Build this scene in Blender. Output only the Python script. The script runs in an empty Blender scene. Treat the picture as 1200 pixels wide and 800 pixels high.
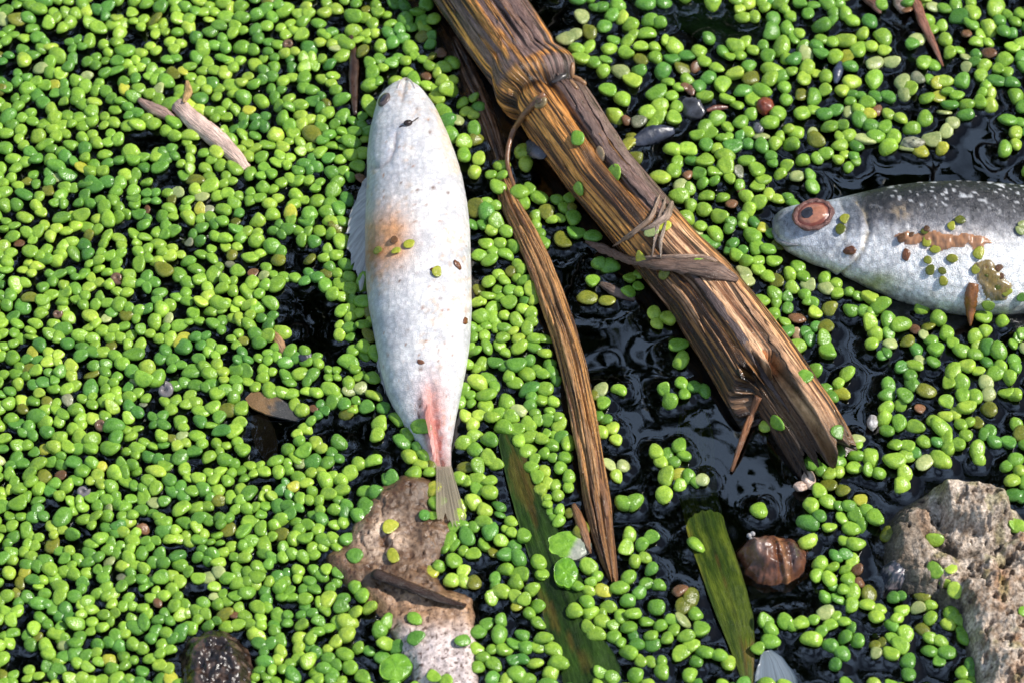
import bpy, bmesh, math, random
import numpy as np
from mathutils import Vector, Matrix
from mathutils.bvhtree import BVHTree

random.seed(7)
RNG = np.random.default_rng(11)
scene = bpy.context.scene

# ------------------------------------------------------------------ camera, sky, sun, exposure
ELEV = math.radians(55)          # the lens looks down at the pond at 55 degrees
DIST, LENS, SENSOR = 0.56, 100.0, 36.0
cam_d = bpy.data.cameras.new('camera')
cam = bpy.data.objects.new('camera', cam_d)
scene.collection.objects.link(cam)
CAM = np.array([0.0, -DIST * math.cos(ELEV), DIST * math.sin(ELEV)])
FWD = np.array([0.0, math.cos(ELEV), -math.sin(ELEV)])
UPV = np.array([0.0, math.sin(ELEV), math.cos(ELEV)])
RGT = np.array([1.0, 0.0, 0.0])
cam.location = CAM
cam.rotation_euler = (math.pi / 2 - ELEV, 0, 0)
cam_d.lens, cam_d.sensor_width = LENS, SENSOR
cam_d.clip_start, cam_d.clip_end = 0.01, 200
cam_d.dof.use_dof = True
cam_d.dof.focus_distance = DIST - 0.004
cam_d.dof.aperture_fstop = 30
scene.camera = cam

SUN_EL, SUN_AZ = math.radians(47), math.radians(80)   # azimuth clockwise from +Y (away from the lens)
SUND = Vector((math.sin(SUN_AZ) * math.cos(SUN_EL), math.cos(SUN_AZ) * math.cos(SUN_EL), math.sin(SUN_EL)))
world = bpy.data.worlds.new('World')
scene.world = world
world.use_nodes = True
wn, wl = world.node_tree.nodes, world.node_tree.links
sky = wn.new('ShaderNodeTexSky')
sky.sky_type = 'NISHITA'
sky.sun_disc = False
sky.sun_elevation, sky.sun_rotation = SUN_EL, SUN_AZ
wtc = wn.new('ShaderNodeTexCoord')
wno = wn.new('ShaderNodeTexNoise')                 # hazy blue bright patches added to the sky, to brighten the water's reflections
wno.inputs['Scale'].default_value = 3.2
wno.inputs['Detail'].default_value = 6
wl.new(wtc.outputs['Generated'], wno.inputs['Vector'])
wra = wn.new('ShaderNodeValToRGB')
wra.color_ramp.elements[0].position, wra.color_ramp.elements[1].position = 0.45, 0.57
wl.new(wno.outputs['Fac'], wra.inputs[0])
wmx = wn.new('ShaderNodeMix')
wmx.data_type = 'RGBA'
wl.new(wra.outputs[0], wmx.inputs['Factor'])
wl.new(sky.outputs[0], wmx.inputs[6])
wmx.inputs[7].default_value = (12.0, 16.5, 24.0, 1)
wl.new(wmx.outputs[2], wn['Background'].inputs[0])
wn['Background'].inputs[1].default_value = 0.05
sun_d = bpy.data.lights.new('sun', 'SUN')
sun_d.energy, sun_d.angle, sun_d.color = 5.0, math.radians(0.5), (1.0, 0.955, 0.89)
sun = bpy.data.objects.new('sun', sun_d)
scene.collection.objects.link(sun)
sun.rotation_euler = SUND.to_track_quat('Z', 'Y').to_euler()
sun.location = SUND * 2
scene.view_settings.view_transform = 'Standard'
scene.view_settings.look = 'None'
scene.view_settings.exposure = 0.15
scene.view_settings.gamma = 1
scene.view_settings.use_curve_mapping = False

# ------------------------------------------------------------------ helpers
TAN = SENSOR / LENS / 1200.0
def ray(px, py):
    d = FWD + (px - 600) * TAN * RGT - (py - 400) * TAN * UPV
    return d
def P(px, py, z=0.0):
    """photo pixel -> the point at height z above the water it looks at"""
    d = ray(px, py)
    return CAM + d * ((z - CAM[2]) / d[2])
def proj(v):
    q = np.asarray(v) - CAM
    w = q @ FWD
    return 600 + (q @ RGT) / w / TAN, 400 - (q @ UPV) / w / TAN
def mpp(v):
    return float((np.asarray(v) - CAM) @ FWD) * TAN      # metres per photo pixel there

def _h(ix, iy, iz):
    n = (ix.astype(np.int64) * 374761393 + iy.astype(np.int64) * 668265263 + iz.astype(np.int64) * 2147483647 % 1013904223) & 0x7fffffff
    n = ((n ^ (n >> 13)) * 1274126177) & 0x7fffffff
    n = ((n ^ (n >> 16)) * 374761393) & 0x7fffffff
    return (n ^ (n >> 15)) % 65536 / 65535.0
def vn(x, y, z=0.0):
    x, y, z = np.broadcast_arrays(np.asarray(x, float), np.asarray(y, float), np.asarray(z, float))
    i, j, k = np.floor(x), np.floor(y), np.floor(z)
    f = lambda t: t * t * (3 - 2 * t)
    u, v, w = f(x - i), f(y - j), f(z - k)
    r = 0
    for a in (0, 1):
        for b in (0, 1):
            for c in (0, 1):
                r = r + _h(i + a, j + b, k + c) * (u if a else 1 - u) * (v if b else 1 - v) * (w if c else 1 - w)
    return r
def fbm(x, y, z=0.0, o=4):
    r, a, s = 0, 0.5, 0
    for q in range(o):
        r = r + a * vn(np.asarray(x) * 2 ** q + 17 * q, np.asarray(y) * 2 ** q, np.asarray(z) * 2 ** q + 5 * q)
        s += a
        a *= 0.5
    return r / s
def sst(a, b, x):
    t = np.clip((x - a) / (b - a), 0, 1)
    return t * t * (3 - 2 * t)
def lerp3(a, b, t):
    t = np.asarray(t)[..., None]
    return np.asarray(a) * (1 - t) + np.asarray(b) * t
def smooth_table(xs, cols, n):
    """resample a table along xs to n rows, corners rounded off"""
    xs = np.asarray(xs, float)
    t = np.linspace(xs[0], xs[-1], n)
    m = max(3, n // (2 * len(xs))) | 1
    ker = np.hanning(m + 2)[1:-1]
    ker /= ker.sum()
    out = []
    for c in cols:
        y = np.interp(t, xs, c)
        yp = np.concatenate([2 * y[0] - y[m:0:-1], y, 2 * y[-1] - y[-2:-m - 2:-1]])
        out.append(np.convolve(yp, ker, 'same')[m:m + n])
    return t, out

def link(o, parent=None):
    scene.collection.objects.link(o)
    if parent is not None:                    # shapes are given in world space; the parent's own place cancels out
        o.parent = parent
        if parent.type == 'EMPTY':
            o.matrix_parent_inverse = Matrix.Translation(-Vector(parent.location))
    return o
def mesh_data(name, verts, faces, mat=None, col=None, uv=None, smooth=True):
    me = bpy.data.meshes.new(name)
    verts = np.asarray(verts, np.float32)
    if isinstance(faces, np.ndarray):
        k = faces.shape[1]
        me.vertices.add(len(verts)); me.vertices.foreach_set('co', verts.ravel())
        me.loops.add(faces.size); me.loops.foreach_set('vertex_index', faces.astype(np.int32).ravel())
        me.polygons.add(len(faces)); me.polygons.foreach_set('loop_start', np.arange(0, faces.size, k, dtype=np.int32))
        me.update(calc_edges=True)
        me.validate()
    else:
        me.from_pydata([tuple(v) for v in verts.tolist()], [], faces)
    if smooth:
        me.polygons.foreach_set('use_smooth', np.ones(len(me.polygons), bool))
    if col is not None:
        a = me.color_attributes.new('Col', 'FLOAT_COLOR', 'POINT')
        c = np.ones((len(verts), 4), np.float32)
        c[:, :3] = np.clip(col, 0, 1)
        a.data.foreach_set('color', c.ravel())
    if uv is not None:
        l = me.uv_layers.new(name='UVMap')
        vi = np.zeros(len(me.loops), np.int32)
        me.loops.foreach_get('vertex_index', vi)
        l.data.foreach_set('uv', np.asarray(uv, np.float32)[vi].ravel())
    if mat is not None:
        me.materials.append(mat)
    me.update()
    return me
def mesh_obj(name, verts, faces, mat=None, parent=None, col=None, uv=None, smooth=True):
    return link(bpy.data.objects.new(name, mesh_data(name, verts, faces, mat, col, uv, smooth)), parent)
def thing(name, loc=(0, 0, 0)):
    o = bpy.data.objects.new(name, None)
    o.empty_display_size = 0.005
    o.location = loc
    return link(o)
def tag(o, label=None, cat=None, group=None, kind=None):
    if label: o['label'] = label
    if cat: o['category'] = cat
    if group: o['group'] = group
    if kind: o['kind'] = kind
    return o
def grid_faces(nu, nv, wrap=False):
    """rows nu x columns nv, quads; wrap closes the columns"""
    i = np.arange(nu - 1)[:, None]
    j = np.arange(nv if wrap else nv - 1)[None, :]
    j2 = (j + 1) % nv
    return np.stack([i * nv + j, i * nv + j2, (i + 1) * nv + j2, (i + 1) * nv + j], -1).reshape(-1, 4)

# ------------------------------------------------------------------ materials
def new_mat(name):
    m = bpy.data.materials.new(name)
    m.use_nodes = True
    nt = m.node_tree
    return m, nt, nt.nodes['Principled BSDF']
def nd(nt, kind, **kw):
    n = nt.nodes.new(kind)
    for k, v in kw.items():
        if k in n.inputs:
            n.inputs[k].default_value = v
        else:
            setattr(n, k, v)
    return n
def ramp(nt, fac, stops):
    r = nt.nodes.new('ShaderNodeValToRGB')
    e = r.color_ramp.elements
    while len(e) < len(stops):
        e.new(0.5)
    for q, (p, c) in zip(e, stops):
        q.position = p
        q.color = tuple(c) + (1,) if len(c) == 3 else c
    nt.links.new(fac, r.inputs[0])
    return r.outputs[0]
def mixc(nt, fac, a, b, mode='MIX'):
    m = nt.nodes.new('ShaderNodeMix')
    m.data_type, m.blend_type = 'RGBA', mode
    for s, v in ((m.inputs['Factor'], fac), (m.inputs[6], a), (m.inputs[7], b)):
        if hasattr(v, 'is_output'):
            nt.links.new(v, s)
        else:
            s.default_value = v if isinstance(v, (int, float)) else tuple(v) + (1,)
    return m.outputs[2]
def bump(nt, bsdf, height, strength, dist):
    b = nd(nt, 'ShaderNodeBump', Strength=strength, Distance=dist)
    nt.links.new(height, b.inputs['Height'])
    nt.links.new(b.outputs[0], bsdf.inputs['Normal'])
    return b
def coords(nt, which, scale):
    tc = nt.nodes.new('ShaderNodeTexCoord')
    mp = nt.nodes.new('ShaderNodeMapping')
    mp.inputs['Scale'].default_value = scale
    nt.links.new(tc.outputs[which], mp.inputs[0])
    return mp.outputs[0]
def noise(nt, vec, scale, detail=4, rough=0.55):
    n = nd(nt, 'ShaderNodeTexNoise', Scale=scale, Detail=detail, Roughness=rough)
    if vec is not None:
        nt.links.new(vec, n.inputs['Vector'])
    return n.outputs['Fac']

def mat_frond(name, per_object):
    m, nt, b = new_mat(name)
    if per_object:
        c = nt.nodes.new('ShaderNodeObjectInfo').outputs['Color']
    else:
        c = nd(nt, 'ShaderNodeAttribute', attribute_name='Col').outputs['Color']
    v = nt.nodes.new('ShaderNodeNewGeometry').outputs['Position']
    n1 = noise(nt, v, 420, 3)
    n2 = noise(nt, v, 2600, 2)
    c = mixc(nt, 0.5, c, ramp(nt, noise(nt, v, 1500, 3, 0.6), [(0.35, (0.62, 0.72, 0.6)), (0.68, (1.3, 1.2, 1.25))]), 'MULTIPLY')
    base = mixc(nt, 0.7, c, ramp(nt, n1, [(0.3, (0.55, 0.62, 0.5)), (0.7, (1.25, 1.15, 1.0))]), 'MULTIPLY')
    nt.links.new(base, b.inputs['Base Color'])
    b.inputs['Subsurface Weight'].default_value = 0.0
    b.inputs['Subsurface Radius'].default_value = (0.5, 1.0, 0.12)
    b.inputs['Subsurface Scale'].default_value = 0.0009
    nt.links.new(ramp(nt, n2, [(0.3, (0.13,) * 3), (0.75, (0.4,) * 3)]), b.inputs['Roughness'])
    b.inputs['Specular IOR Level'].default_value = 0.4
    bump(nt, b, n2, 0.4, 0.0003)
    return m
def mat_col(name, rough=(0.3, 0.6), nscale=900, bstr=0.3, bdist=0.0004, mult=((0.6,) * 3, (1.3,) * 3), spec=0.5, uvscale=None, extra=None):
    """vertex colour times fine grain, with relief: for everything modelled in detail"""
    m, nt, b = new_mat(name)
    c = nd(nt, 'ShaderNodeAttribute', attribute_name='Col').outputs['Color']
    v = coords(nt, 'UV', uvscale) if uvscale else nt.nodes.new('ShaderNodeNewGeometry').outputs['Position']
    n = noise(nt, v, 1.0 if uvscale else nscale, 6, 0.62)
    c = mixc(nt, 1.0, c, ramp(nt, n, [(0.28, mult[0]), (0.72, mult[1])]), 'MULTIPLY')
    nt.links.new(c, b.inputs['Base Color'])
    n3 = noise(nt, nt.nodes.new('ShaderNodeNewGeometry').outputs['Position'], 260, 3)
    nt.links.new(ramp(nt, n3, [(0.35, (rough[0],) * 3), (0.65, (rough[1],) * 3)]), b.inputs['Roughness'])
    b.inputs['Specular IOR Level'].default_value = spec
    bump(nt, b, n, bstr, bdist)
    if extra:
        extra(nt, b, v)
    return m
def mat_fish(name, scale_size, rough, metal=0.1, contrast=1.0):
    m, nt, b = new_mat(name)
    c = nd(nt, 'ShaderNodeAttribute', attribute_name='Col').outputs['Color']
    pos = nt.nodes.new('ShaderNodeNewGeometry').outputs['Position']
    n1 = noise(nt, pos, 900, 5, 0.65)
    n2 = noise(nt, pos, 5200, 2)
    vo = nd(nt, 'ShaderNodeTexVoronoi', Scale=scale_size, Randomness=0.75)
    nt.links.new(pos, vo.inputs['Vector'])
    c = mixc(nt, 1.0, c, ramp(nt, n1, [(0.3, (1 - 0.2 * contrast,) * 3), (0.65, (1 + 0.08 * contrast,) * 3)]), 'MULTIPLY')
    c = mixc(nt, 1.0, c, ramp(nt, n2, [(0.36, (1 - 0.22 * contrast,) * 3), (0.6, (1 + 0.1 * contrast,) * 3)]), 'MULTIPLY')
    c = mixc(nt, 1.0, c, ramp(nt, vo.outputs['Distance'], [(0.25, (1.06,) * 3), (0.62, (1 - 0.16 * contrast,) * 3)]), 'MULTIPLY')
    nt.links.new(c, b.inputs['Base Color'])
    nt.links.new(ramp(nt, n1, [(0.35, (rough,) * 3), (0.7, (rough + 0.25,) * 3)]), b.inputs['Roughness'])
    b.inputs['Metallic'].default_value = metal
    b.inputs['Subsurface Weight'].default_value = 0.12
    b.inputs['Subsurface Radius'].default_value = (1, 0.5, 0.35)
    b.inputs['Subsurface Scale'].default_value = 0.0012
    ad = nd(nt, 'ShaderNodeMath', operation='MULTIPLY_ADD')
    nt.links.new(vo.outputs['Distance'], ad.inputs[0])
    ad.inputs[1].default_value = 0.8
    nt.links.new(n2, ad.inputs[2])
    bump(nt, b, ad.outputs[0], 0.6, 0.0004)
    return m
def mat_thin(name, col, alpha, rough=0.35):
    """thin wet membrane: part see-through, part lit from both sides"""
    m, nt, b = new_mat(name)
    v = coords(nt, 'UV', (22, 1.2, 1))
    n = noise(nt, v, 1.0, 3)
    c = mixc(nt, n, tuple(x * 0.65 for x in col), tuple(min(1, x * 1.3) for x in col))
    nt.links.new(c, b.inputs['Base Color'])
    b.inputs['Roughness'].default_value = rough
    nt.links.new(ramp(nt, n, [(0.3, (alpha * 0.75,) * 3), (0.7, (min(1, alpha * 1.25),) * 3)]), b.inputs['Alpha'])
    bump(nt, b, n, 0.25, 0.0003)
    return m
def mat_water():
    m, nt, b = new_mat('pond_water')
    nt.nodes.remove(b)
    out = nt.nodes['Material Output']
    pos = nt.nodes.new('ShaderNodeNewGeometry').outputs['Position']
    bp = nd(nt, 'ShaderNodeBump', Strength=0.08, Distance=0.002)
    nt.links.new(noise(nt, pos, 95, 1, 0.4), bp.inputs['Height'])
    fr = nd(nt, 'ShaderNodeFresnel', IOR=1.85)
    gl = nd(nt, 'ShaderNodeBsdfGlossy', Roughness=0.015)
    tr = nd(nt, 'ShaderNodeBsdfTransparent')
    tr.inputs[0].default_value = (0.9, 0.87, 0.8, 1)
    nt.links.new(bp.outputs[0], fr.inputs['Normal'])
    nt.links.new(bp.outputs[0], gl.inputs['Normal'])
    mx = nt.nodes.new('ShaderNodeMixShader')
    nt.links.new(fr.outputs[0], mx.inputs[0])
    nt.links.new(tr.outputs[0], mx.inputs[1])
    nt.links.new(gl.outputs[0], mx.inputs[2])
    nt.links.new(mx.outputs[0], out.inputs['Surface'])
    va = nd(nt, 'ShaderNodeVolumeAbsorption', Density=130.0)
    va.inputs['Color'].default_value = (0.42, 0.3, 0.14, 1)
    nt.links.new(va.outputs[0], out.inputs['Volume'])
    return m

M = {}
M['frond'] = mat_frond('duckweed_green', True)
M['frond_mat'] = mat_frond('duckweed_mat_green', False)
M['wood'] = mat_col('wet_reed_wood', (0.12, 0.42), bstr=0.8, bdist=0.0007, mult=((0.32, 0.28, 0.25), (1.55, 1.5, 1.4)), uvscale=(150, 260, 1))
M['stone'] = mat_col('pitted_stone', (0.35, 0.75), 1700, 0.9, 0.0007, ((0.25, 0.23, 0.21), (1.75, 1.72, 1.7)), 0.4)
M['wet'] = mat_col('wet_brown', (0.16, 0.38), 700, 0.3, 0.0005, ((0.5,) * 3, (1.4,) * 3), 0.6)
M['pulp'] = mat_col('rotten_pulp', (0.2, 0.5), 1000, 0.7, 0.0005, ((0.36, 0.31, 0.27), (1.4,) * 3), 0.55)
M['leaf'] = mat_col('drowned_leaf', (0.14, 0.34), bstr=0.5, bdist=0.0004, mult=((0.45, 0.5, 0.4), (1.5, 1.4, 1.3)), spec=0.22, uvscale=(26, 160, 1))
M['fish_belly'] = mat_fish('white_fish_skin', 800, 0.3, 0.05, 0.8)
M['fish_flank'] = mat_fish('silver_fish_skin', 780, 0.22, 0.15, 1.3)
M['fin'] = mat_thin('fin_membrane', (0.62, 0.6, 0.56), 0.6)
M['pink_fin'] = mat_thin('bloody_fin_membrane', (0.55, 0.22, 0.18), 0.5)
M['tail'] = mat_thin('drowned_fin_membrane', (0.30, 0.25, 0.17), 0.55)
M['film'] = mat_thin('grey_leaf_film', (0.2, 0.24, 0.28), 0.72, 0.2)  # grey-blue stands for sky mirrored on the glassy leaf, put into its colour
M['brown_film'] = mat_thin('rotten_film', (0.40, 0.19, 0.09), 0.8, 0.3)
M['olive_film'] = mat_thin('slimy_film', (0.22, 0.15, 0.045), 0.75, 0.25)
M['mud'] = mat_col('pond_mud', (0.6, 0.9), 300, 0.5, 0.001)
M['water'] = mat_water()
def plain(name, col, rough=0.3, spec=0.5):
    m, nt, b = new_mat(name)
    pos = nt.nodes.new('ShaderNodeNewGeometry').outputs['Position']
    n = noise(nt, pos, 1400, 4)
    nt.links.new(mixc(nt, n, tuple(x * 0.5 for x in col), tuple(min(1, x * 1.5) for x in col)), b.inputs['Base Color'])
    b.inputs['Roughness'].default_value = rough
    b.inputs['Specular IOR Level'].default_value = spec
    bump(nt, b, n, 0.35, 0.0003)
    return m
M['socket'] = plain('eye_socket', (0.10, 0.075, 0.07), 0.3)
M['seed'] = plain('dark_seed', (0.03, 0.017, 0.012), 0.25)
M['pupil'] = plain('fish_pupil', (0.03, 0.03, 0.038), 0.2, 0.6)
M['iris'] = plain('fish_iris', (0.36, 0.15, 0.09), 0.16, 0.6)
M['rim'] = plain('fish_eye_rim', (0.2, 0.055, 0.035), 0.3)
M['shell'] = plain('snail_shell', (0.15, 0.085, 0.05), 0.22)
M['shell_grey'] = plain('grey_snail_shell', (0.17, 0.15, 0.15), 0.25)
M['crumb'] = plain('brown_crumb', (0.14, 0.05, 0.015), 0.3)
M['grit'] = plain('grey_grit', (0.3, 0.29, 0.29), 0.35)

# ------------------------------------------------------------------ builders
SOLIDS = []          # (bvh) of everything duckweed can lie on
def solid(o):
    me = o.data
    SOLIDS.append(BVHTree.FromPolygons([v.co.copy() for v in me.vertices], [tuple(p.vertices) for p in me.polygons]))
    return o
def hit(px, py):
    d = Vector(ray(px, py)).normalized()
    best = None
    for t in SOLIDS:
        h = t.ray_cast(Vector(CAM), d)
        if h[0] is not None and h[0].z > 0.0008 and (best is None or h[3] < best[2]):
            n = h[1] if h[1].dot(d) < 0 else -h[1]
            best = (h[0], n, h[3])
    return best

class Stem:
    """round fibrous stalk: rows = photo (x, y), radius in photo pixels, height of the axis in mm"""
    def __init__(s, name, rows, nl, na, radf, colf, mat, parent, cap=True):
        rows = np.array(rows, float)
        cs = np.array([P(r[0], r[1], r[3] / 1000) for r in rows])
        L = np.concatenate([[0], np.cumsum(np.linalg.norm(np.diff(cs, axis=0), axis=1))])
        rr = np.array([r[2] * mpp(c) for r, c in zip(rows, cs)])
        s.t, (x, y, z, s.r) = smooth_table(L, [cs[:, 0], cs[:, 1], cs[:, 2], rr], nl)
        s.c = np.stack([x, y, z], 1)
        s.L = L[-1]
        T = np.gradient(s.c, axis=0)
        s.T = T / np.linalg.norm(T, axis=1)[:, None]
        V = CAM[None] - s.c
        U = V - (V * s.T).sum(1)[:, None] * s.T
        s.U = U / np.linalg.norm(U, axis=1)[:, None]
        s.S = np.cross(s.U, s.T)
        if s.S[:, 0].mean() < 0:
            s.S = -s.S
        s.na, s.nl = na, nl
        ph = np.linspace(-math.pi, math.pi, na, endpoint=False)
        s.A, s.B = np.meshgrid(np.linspace(0, 1, nl), ph, indexing='ij')     # A along, B round
        s.mul, s.ext = radf(s.A, s.B)
        R = s.r[:, None] * s.mul
        vs = s.c[:, None] + R[..., None] * (np.cos(s.B)[..., None] * s.U[:, None] + np.sin(s.B)[..., None] * s.S[:, None])
        vs = vs + s.ext[..., None] * s.T[:, None]
        col = colf(s.A, s.B)
        uv = np.stack([s.B / (2 * math.pi) + 0.5, s.A * s.L * 10 / (2 * math.pi * s.r.mean() * 10) * 0.06], -1)
        v = vs.reshape(-1, 3); f = grid_faces(nl, na, True).tolist()
        c = col.reshape(-1, 3); u = uv.reshape(-1, 2)
        if cap:                                             # frayed, hollow ends
            for row, sg in ((0, -1), (nl - 1, 1)):
                base = row * na
                k = len(v)
                inner = s.c[row] + 0.55 * (v[base:base + na] - s.c[row]) - sg * s.T[row] * s.r[row] * 0.5
                v = np.concatenate([v, inner, [inner.mean(0)]])
                c = np.concatenate([c, c[base:base + na] * 0.6, [[0.03, 0.018, 0.01]]])
                u = np.concatenate([u, u[base:base + na], [[0.5, 0.5]]])
                for j in range(na):
                    j2 = (j + 1) % na
                    f.append((base + j, base + j2, k + j2, k + j))
                    f.append((k + j, k + j2, k + na))
        s.o = mesh_obj(name, v, f, mat, parent, c, u)
    def at(s, a, ph, off=0.0):
        i = min(s.nl - 1, max(0, int(round(a * (s.nl - 1)))))
        j = int(round((ph + math.pi) / (2 * math.pi) * s.na)) % s.na
        r = s.r[i] * s.mul[i, j] + off
        return s.c[i] + r * (math.cos(ph) * s.U[i] + math.sin(ph) * s.S[i]) + s.T[i] * s.ext[i, j]
    def nrm(s, a, ph):
        i = min(s.nl - 1, max(0, int(round(a * (s.nl - 1)))))
        return math.cos(ph) * s.U[i] + math.sin(ph) * s.S[i]

def strand(name, pts, rad, mat, parent, col, flat=0.6, seg=6, nrm=(0, 0, 1), jag=0.0):
    """tapered sliver through world points; rad = list of radii (m)"""
    pts = np.array(pts, float)
    n = len(pts)
    T = np.gradient(pts, axis=0)
    T /= np.linalg.norm(T, axis=1)[:, None] + 1e-12
    N = np.asarray(nrm, float)
    if N.ndim == 1:
        N = np.repeat(N[None], n, 0)
    N = N - (N * T).sum(1)[:, None] * T
    N /= np.linalg.norm(N, axis=1)[:, None] + 1e-12
    S = np.cross(T, N)
    a = np.linspace(0, 2 * math.pi, seg, endpoint=False)
    R = np.asarray(rad, float)[:, None] * (1 + jag * (RNG.random((n, seg)) - 0.5))
    v = pts[:, None] + R[..., None] * (np.cos(a)[None, :, None] * S[:, None] + flat * np.sin(a)[None, :, None] * N[:, None])
    f = grid_faces(n, seg, True).tolist()
    f.append(list(range(seg))[::-1]); f.append([(n - 1) * seg + q for q in range(seg)])
    cc = np.asarray(col, float)
    c = (cc if cc.ndim == 1 else cc[0]) * (0.65 + 0.7 * vn(np.arange(n)[:, None] * 0.35 + RNG.random() * 50, a[None] * 1.3))[..., None]
    ln = np.linalg.norm(np.diff(pts, axis=0), axis=1).sum()
    u = np.stack(np.broadcast_arrays(a[None] / 6.28 * (6.28 * np.mean(rad) / 0.045) + RNG.random(), np.linspace(0, ln / 0.045 * 0.06, n)[:, None] + RNG.random()), -1)
    return mesh_obj(name, v.reshape(-1, 3), f, mat, parent, c.reshape(-1, 3), u.reshape(-1, 2))
def curve_px(rows, n):
    """rows (px, py, z mm) -> n smooth world points"""
    w = np.array([P(r[0], r[1], r[2] / 1000) for r in rows])
    L = np.concatenate([[0], np.cumsum(np.linalg.norm(np.diff(w, axis=0), axis=1))])
    _, c = smooth_table(L, list(w.T), n)
    return np.stack(c, 1)

def blob(name, c, axes, mat, parent=None, col=None, nu=14, nv=20, rough=0.0, freq=2.0, exps=1.0, seed=0.0):
    """closed rounded body; axes = three vectors (world); rough = relief as a share of the radius"""
    th = np.linspace(0.02, math.pi - 0.02, nu)[:, None]
    ph = np.linspace(0, 2 * math.pi, nv, endpoint=False)[None]
    X, Y, Z = np.sin(th) * np.cos(ph), np.sin(th) * np.sin(ph), np.cos(th) * np.ones_like(ph)
    if exps != 1.0:
        X, Y, Z = [np.sign(q) * np.abs(q) ** exps for q in (X, Y, Z)]
    r = 1 + rough * (fbm(X * freq + seed, Y * freq, Z * freq + 3 * seed, 4) - 0.5) * 2
    A = np.asarray(axes, float)
    v = np.asarray(c, float) + (r * X)[..., None] * A[0] + (r * Y)[..., None] * A[1] + (r * Z)[..., None] * A[2]
    f = grid_faces(nu, nv, True).tolist()
    f.append(list(range(nv))); f.append([(nu - 1) * nv + q for q in range(nv)][::-1])
    cc = None
    if col is not None:
        cc = (np.asarray(col) * (0.55 + 0.9 * fbm(X * 3 + seed, Y * 3, Z * 3, 3))[..., None]).reshape(-1, 3)
    return mesh_obj(name, v.reshape(-1, 3), f, mat, parent, cc)
def basis(n, along=None):
    n = np.asarray(n, float); n = n / np.linalg.norm(n)
    a = np.asarray(along if along is not None else (1, 0, 0), float)
    a = a - a.dot(n) * n
    a /= np.linalg.norm(a)
    return a, np.cross(n, a), n

def poly_dist(px, py, poly):
    """signed distance (photo pixels, + inside) of points to a polygon"""
    poly = np.asarray(poly, float)
    d = np.full(px.shape, 1e9); ins = np.zeros(px.shape, bool)
    for (x0, y0), (x1, y1) in zip(poly, np.roll(poly, -1, 0)):
        ex, ey = x1 - x0, y1 - y0
        t = np.clip(((px - x0) * ex + (py - y0) * ey) / (ex * ex + ey * ey + 1e-9), 0, 1)
        d = np.minimum(d, np.hypot(px - x0 - t * ex, py - y0 - t * ey))
        cond = (y0 > py) != (y1 > py)
        ins ^= cond & (px < (x1 - x0) * (py - y0) / (y1 - y0 + 1e-12) + x0)
    return np.where(ins, d, -d)
def relief(name, poly, hf, colf, mat, parent=None, step=1.6, margin=9):
    """body standing in the water inside the outline poly (where it meets the water); hf(px,py,d)->height mm"""
    poly = np.asarray(poly, float)
    xs = np.arange(poly[:, 0].min() - margin, poly[:, 0].max() + margin, step)
    ys = np.arange(poly[:, 1].min() - margin, poly[:, 1].max() + margin, step)
    X, Y = np.meshgrid(xs, ys, indexing='ij')
    D = poly_dist(X, Y, poly) + 5 * (fbm(X / 16, Y / 16, 3.3, 3) - 0.5)
    H = hf(X, Y, D)
    jx = (vn(X / 3.1, Y / 3.1, 9.0) - 0.5) * step * 0.6
    base = np.stack([P(x, y) for x, y in zip((X + jx).ravel(), Y.ravel())])
    base[:, 2] = H.ravel() / 1000
    keep = (D > -margin)
    q = grid_faces(len(xs), len(ys))
    q = q[keep.ravel()[q].all(1)]
    used = np.unique(q)
    idx = -np.ones(len(base), int); idx[used] = np.arange(len(used))
    col = colf(X, Y, D, H).reshape(-1, 3)[used]
    return solid(mesh_obj(name, base[used], idx[q][:, ::-1], mat, parent, col))

def ribbon(name, rows, mat, colf, parent=None, n=80, m=15, thick=0.0004, arch=0.10, wav=0.05):
    """strap leaf: rows (px, py, z mm, half width px)"""
    w = np.array([P(r[0], r[1], r[2] / 1000) for r in rows])
    hw = np.array([r[3] * mpp(q) for r, q in zip(rows, w)])
    L = np.concatenate([[0], np.cumsum(np.linalg.norm(np.diff(w, axis=0), axis=1))])
    _, (x, y, z, h) = smooth_table(L, [w[:, 0], w[:, 1], w[:, 2], hw], n)
    c = np.stack([x, y, z], 1)
    T = np.gradient(c, axis=0); T /= np.linalg.norm(T, axis=1)[:, None]
    N = np.array([0, 0, 1.0])[None] - T[:, 2:3] * T; N /= np.linalg.norm(N, axis=1)[:, None]
    S = np.cross(T, N)
    u = np.linspace(-1, 1, m)[None]
    a = np.linspace(0, 1, n)[:, None]
    edge = 1 + wav * (fbm(a * 14 + (u > 0) * 31, a * 3, 1.0) - 0.5) * 2
    lift = h[:, None] * (arch * (1 - u * u) + 0.010 * np.cos(u * 16) + 0.10 * (fbm(a * 9, u * 1.5, 7.7) - 0.5))
    top = c[:, None] + (h[:, None] * u * edge)[..., None] * S[:, None] + lift[..., None] * N[:, None]
    bot = top - N[:, None] * thick
    v = np.concatenate([top.reshape(-1, 3), bot.reshape(-1, 3)])
    f1 = grid_faces(n, m)
    k = n * m
    f = f1.tolist() + (f1[:, ::-1] + k).tolist()
    rim = [i * m for i in range(n)] + [(n - 1) * m + j for j in range(1, m)] + [i * m + m - 1 for i in range(n - 2, -1, -1)] + list(range(m - 2, 0, -1))
    for p, q in zip(rim, rim[1:] + rim[:1]):
        f.append((p, p + k, q + k, q))
    A, U = np.broadcast_arrays(a, u)
    col = colf(A, U).reshape(-1, 3)
    uv = np.stack([U * 0.5 + 0.5, A * 0.2], -1).reshape(-1, 2)
    o = mesh_obj(name, v, f, mat, parent, np.concatenate([col, col]), np.concatenate([uv, uv]))
    return o

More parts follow.
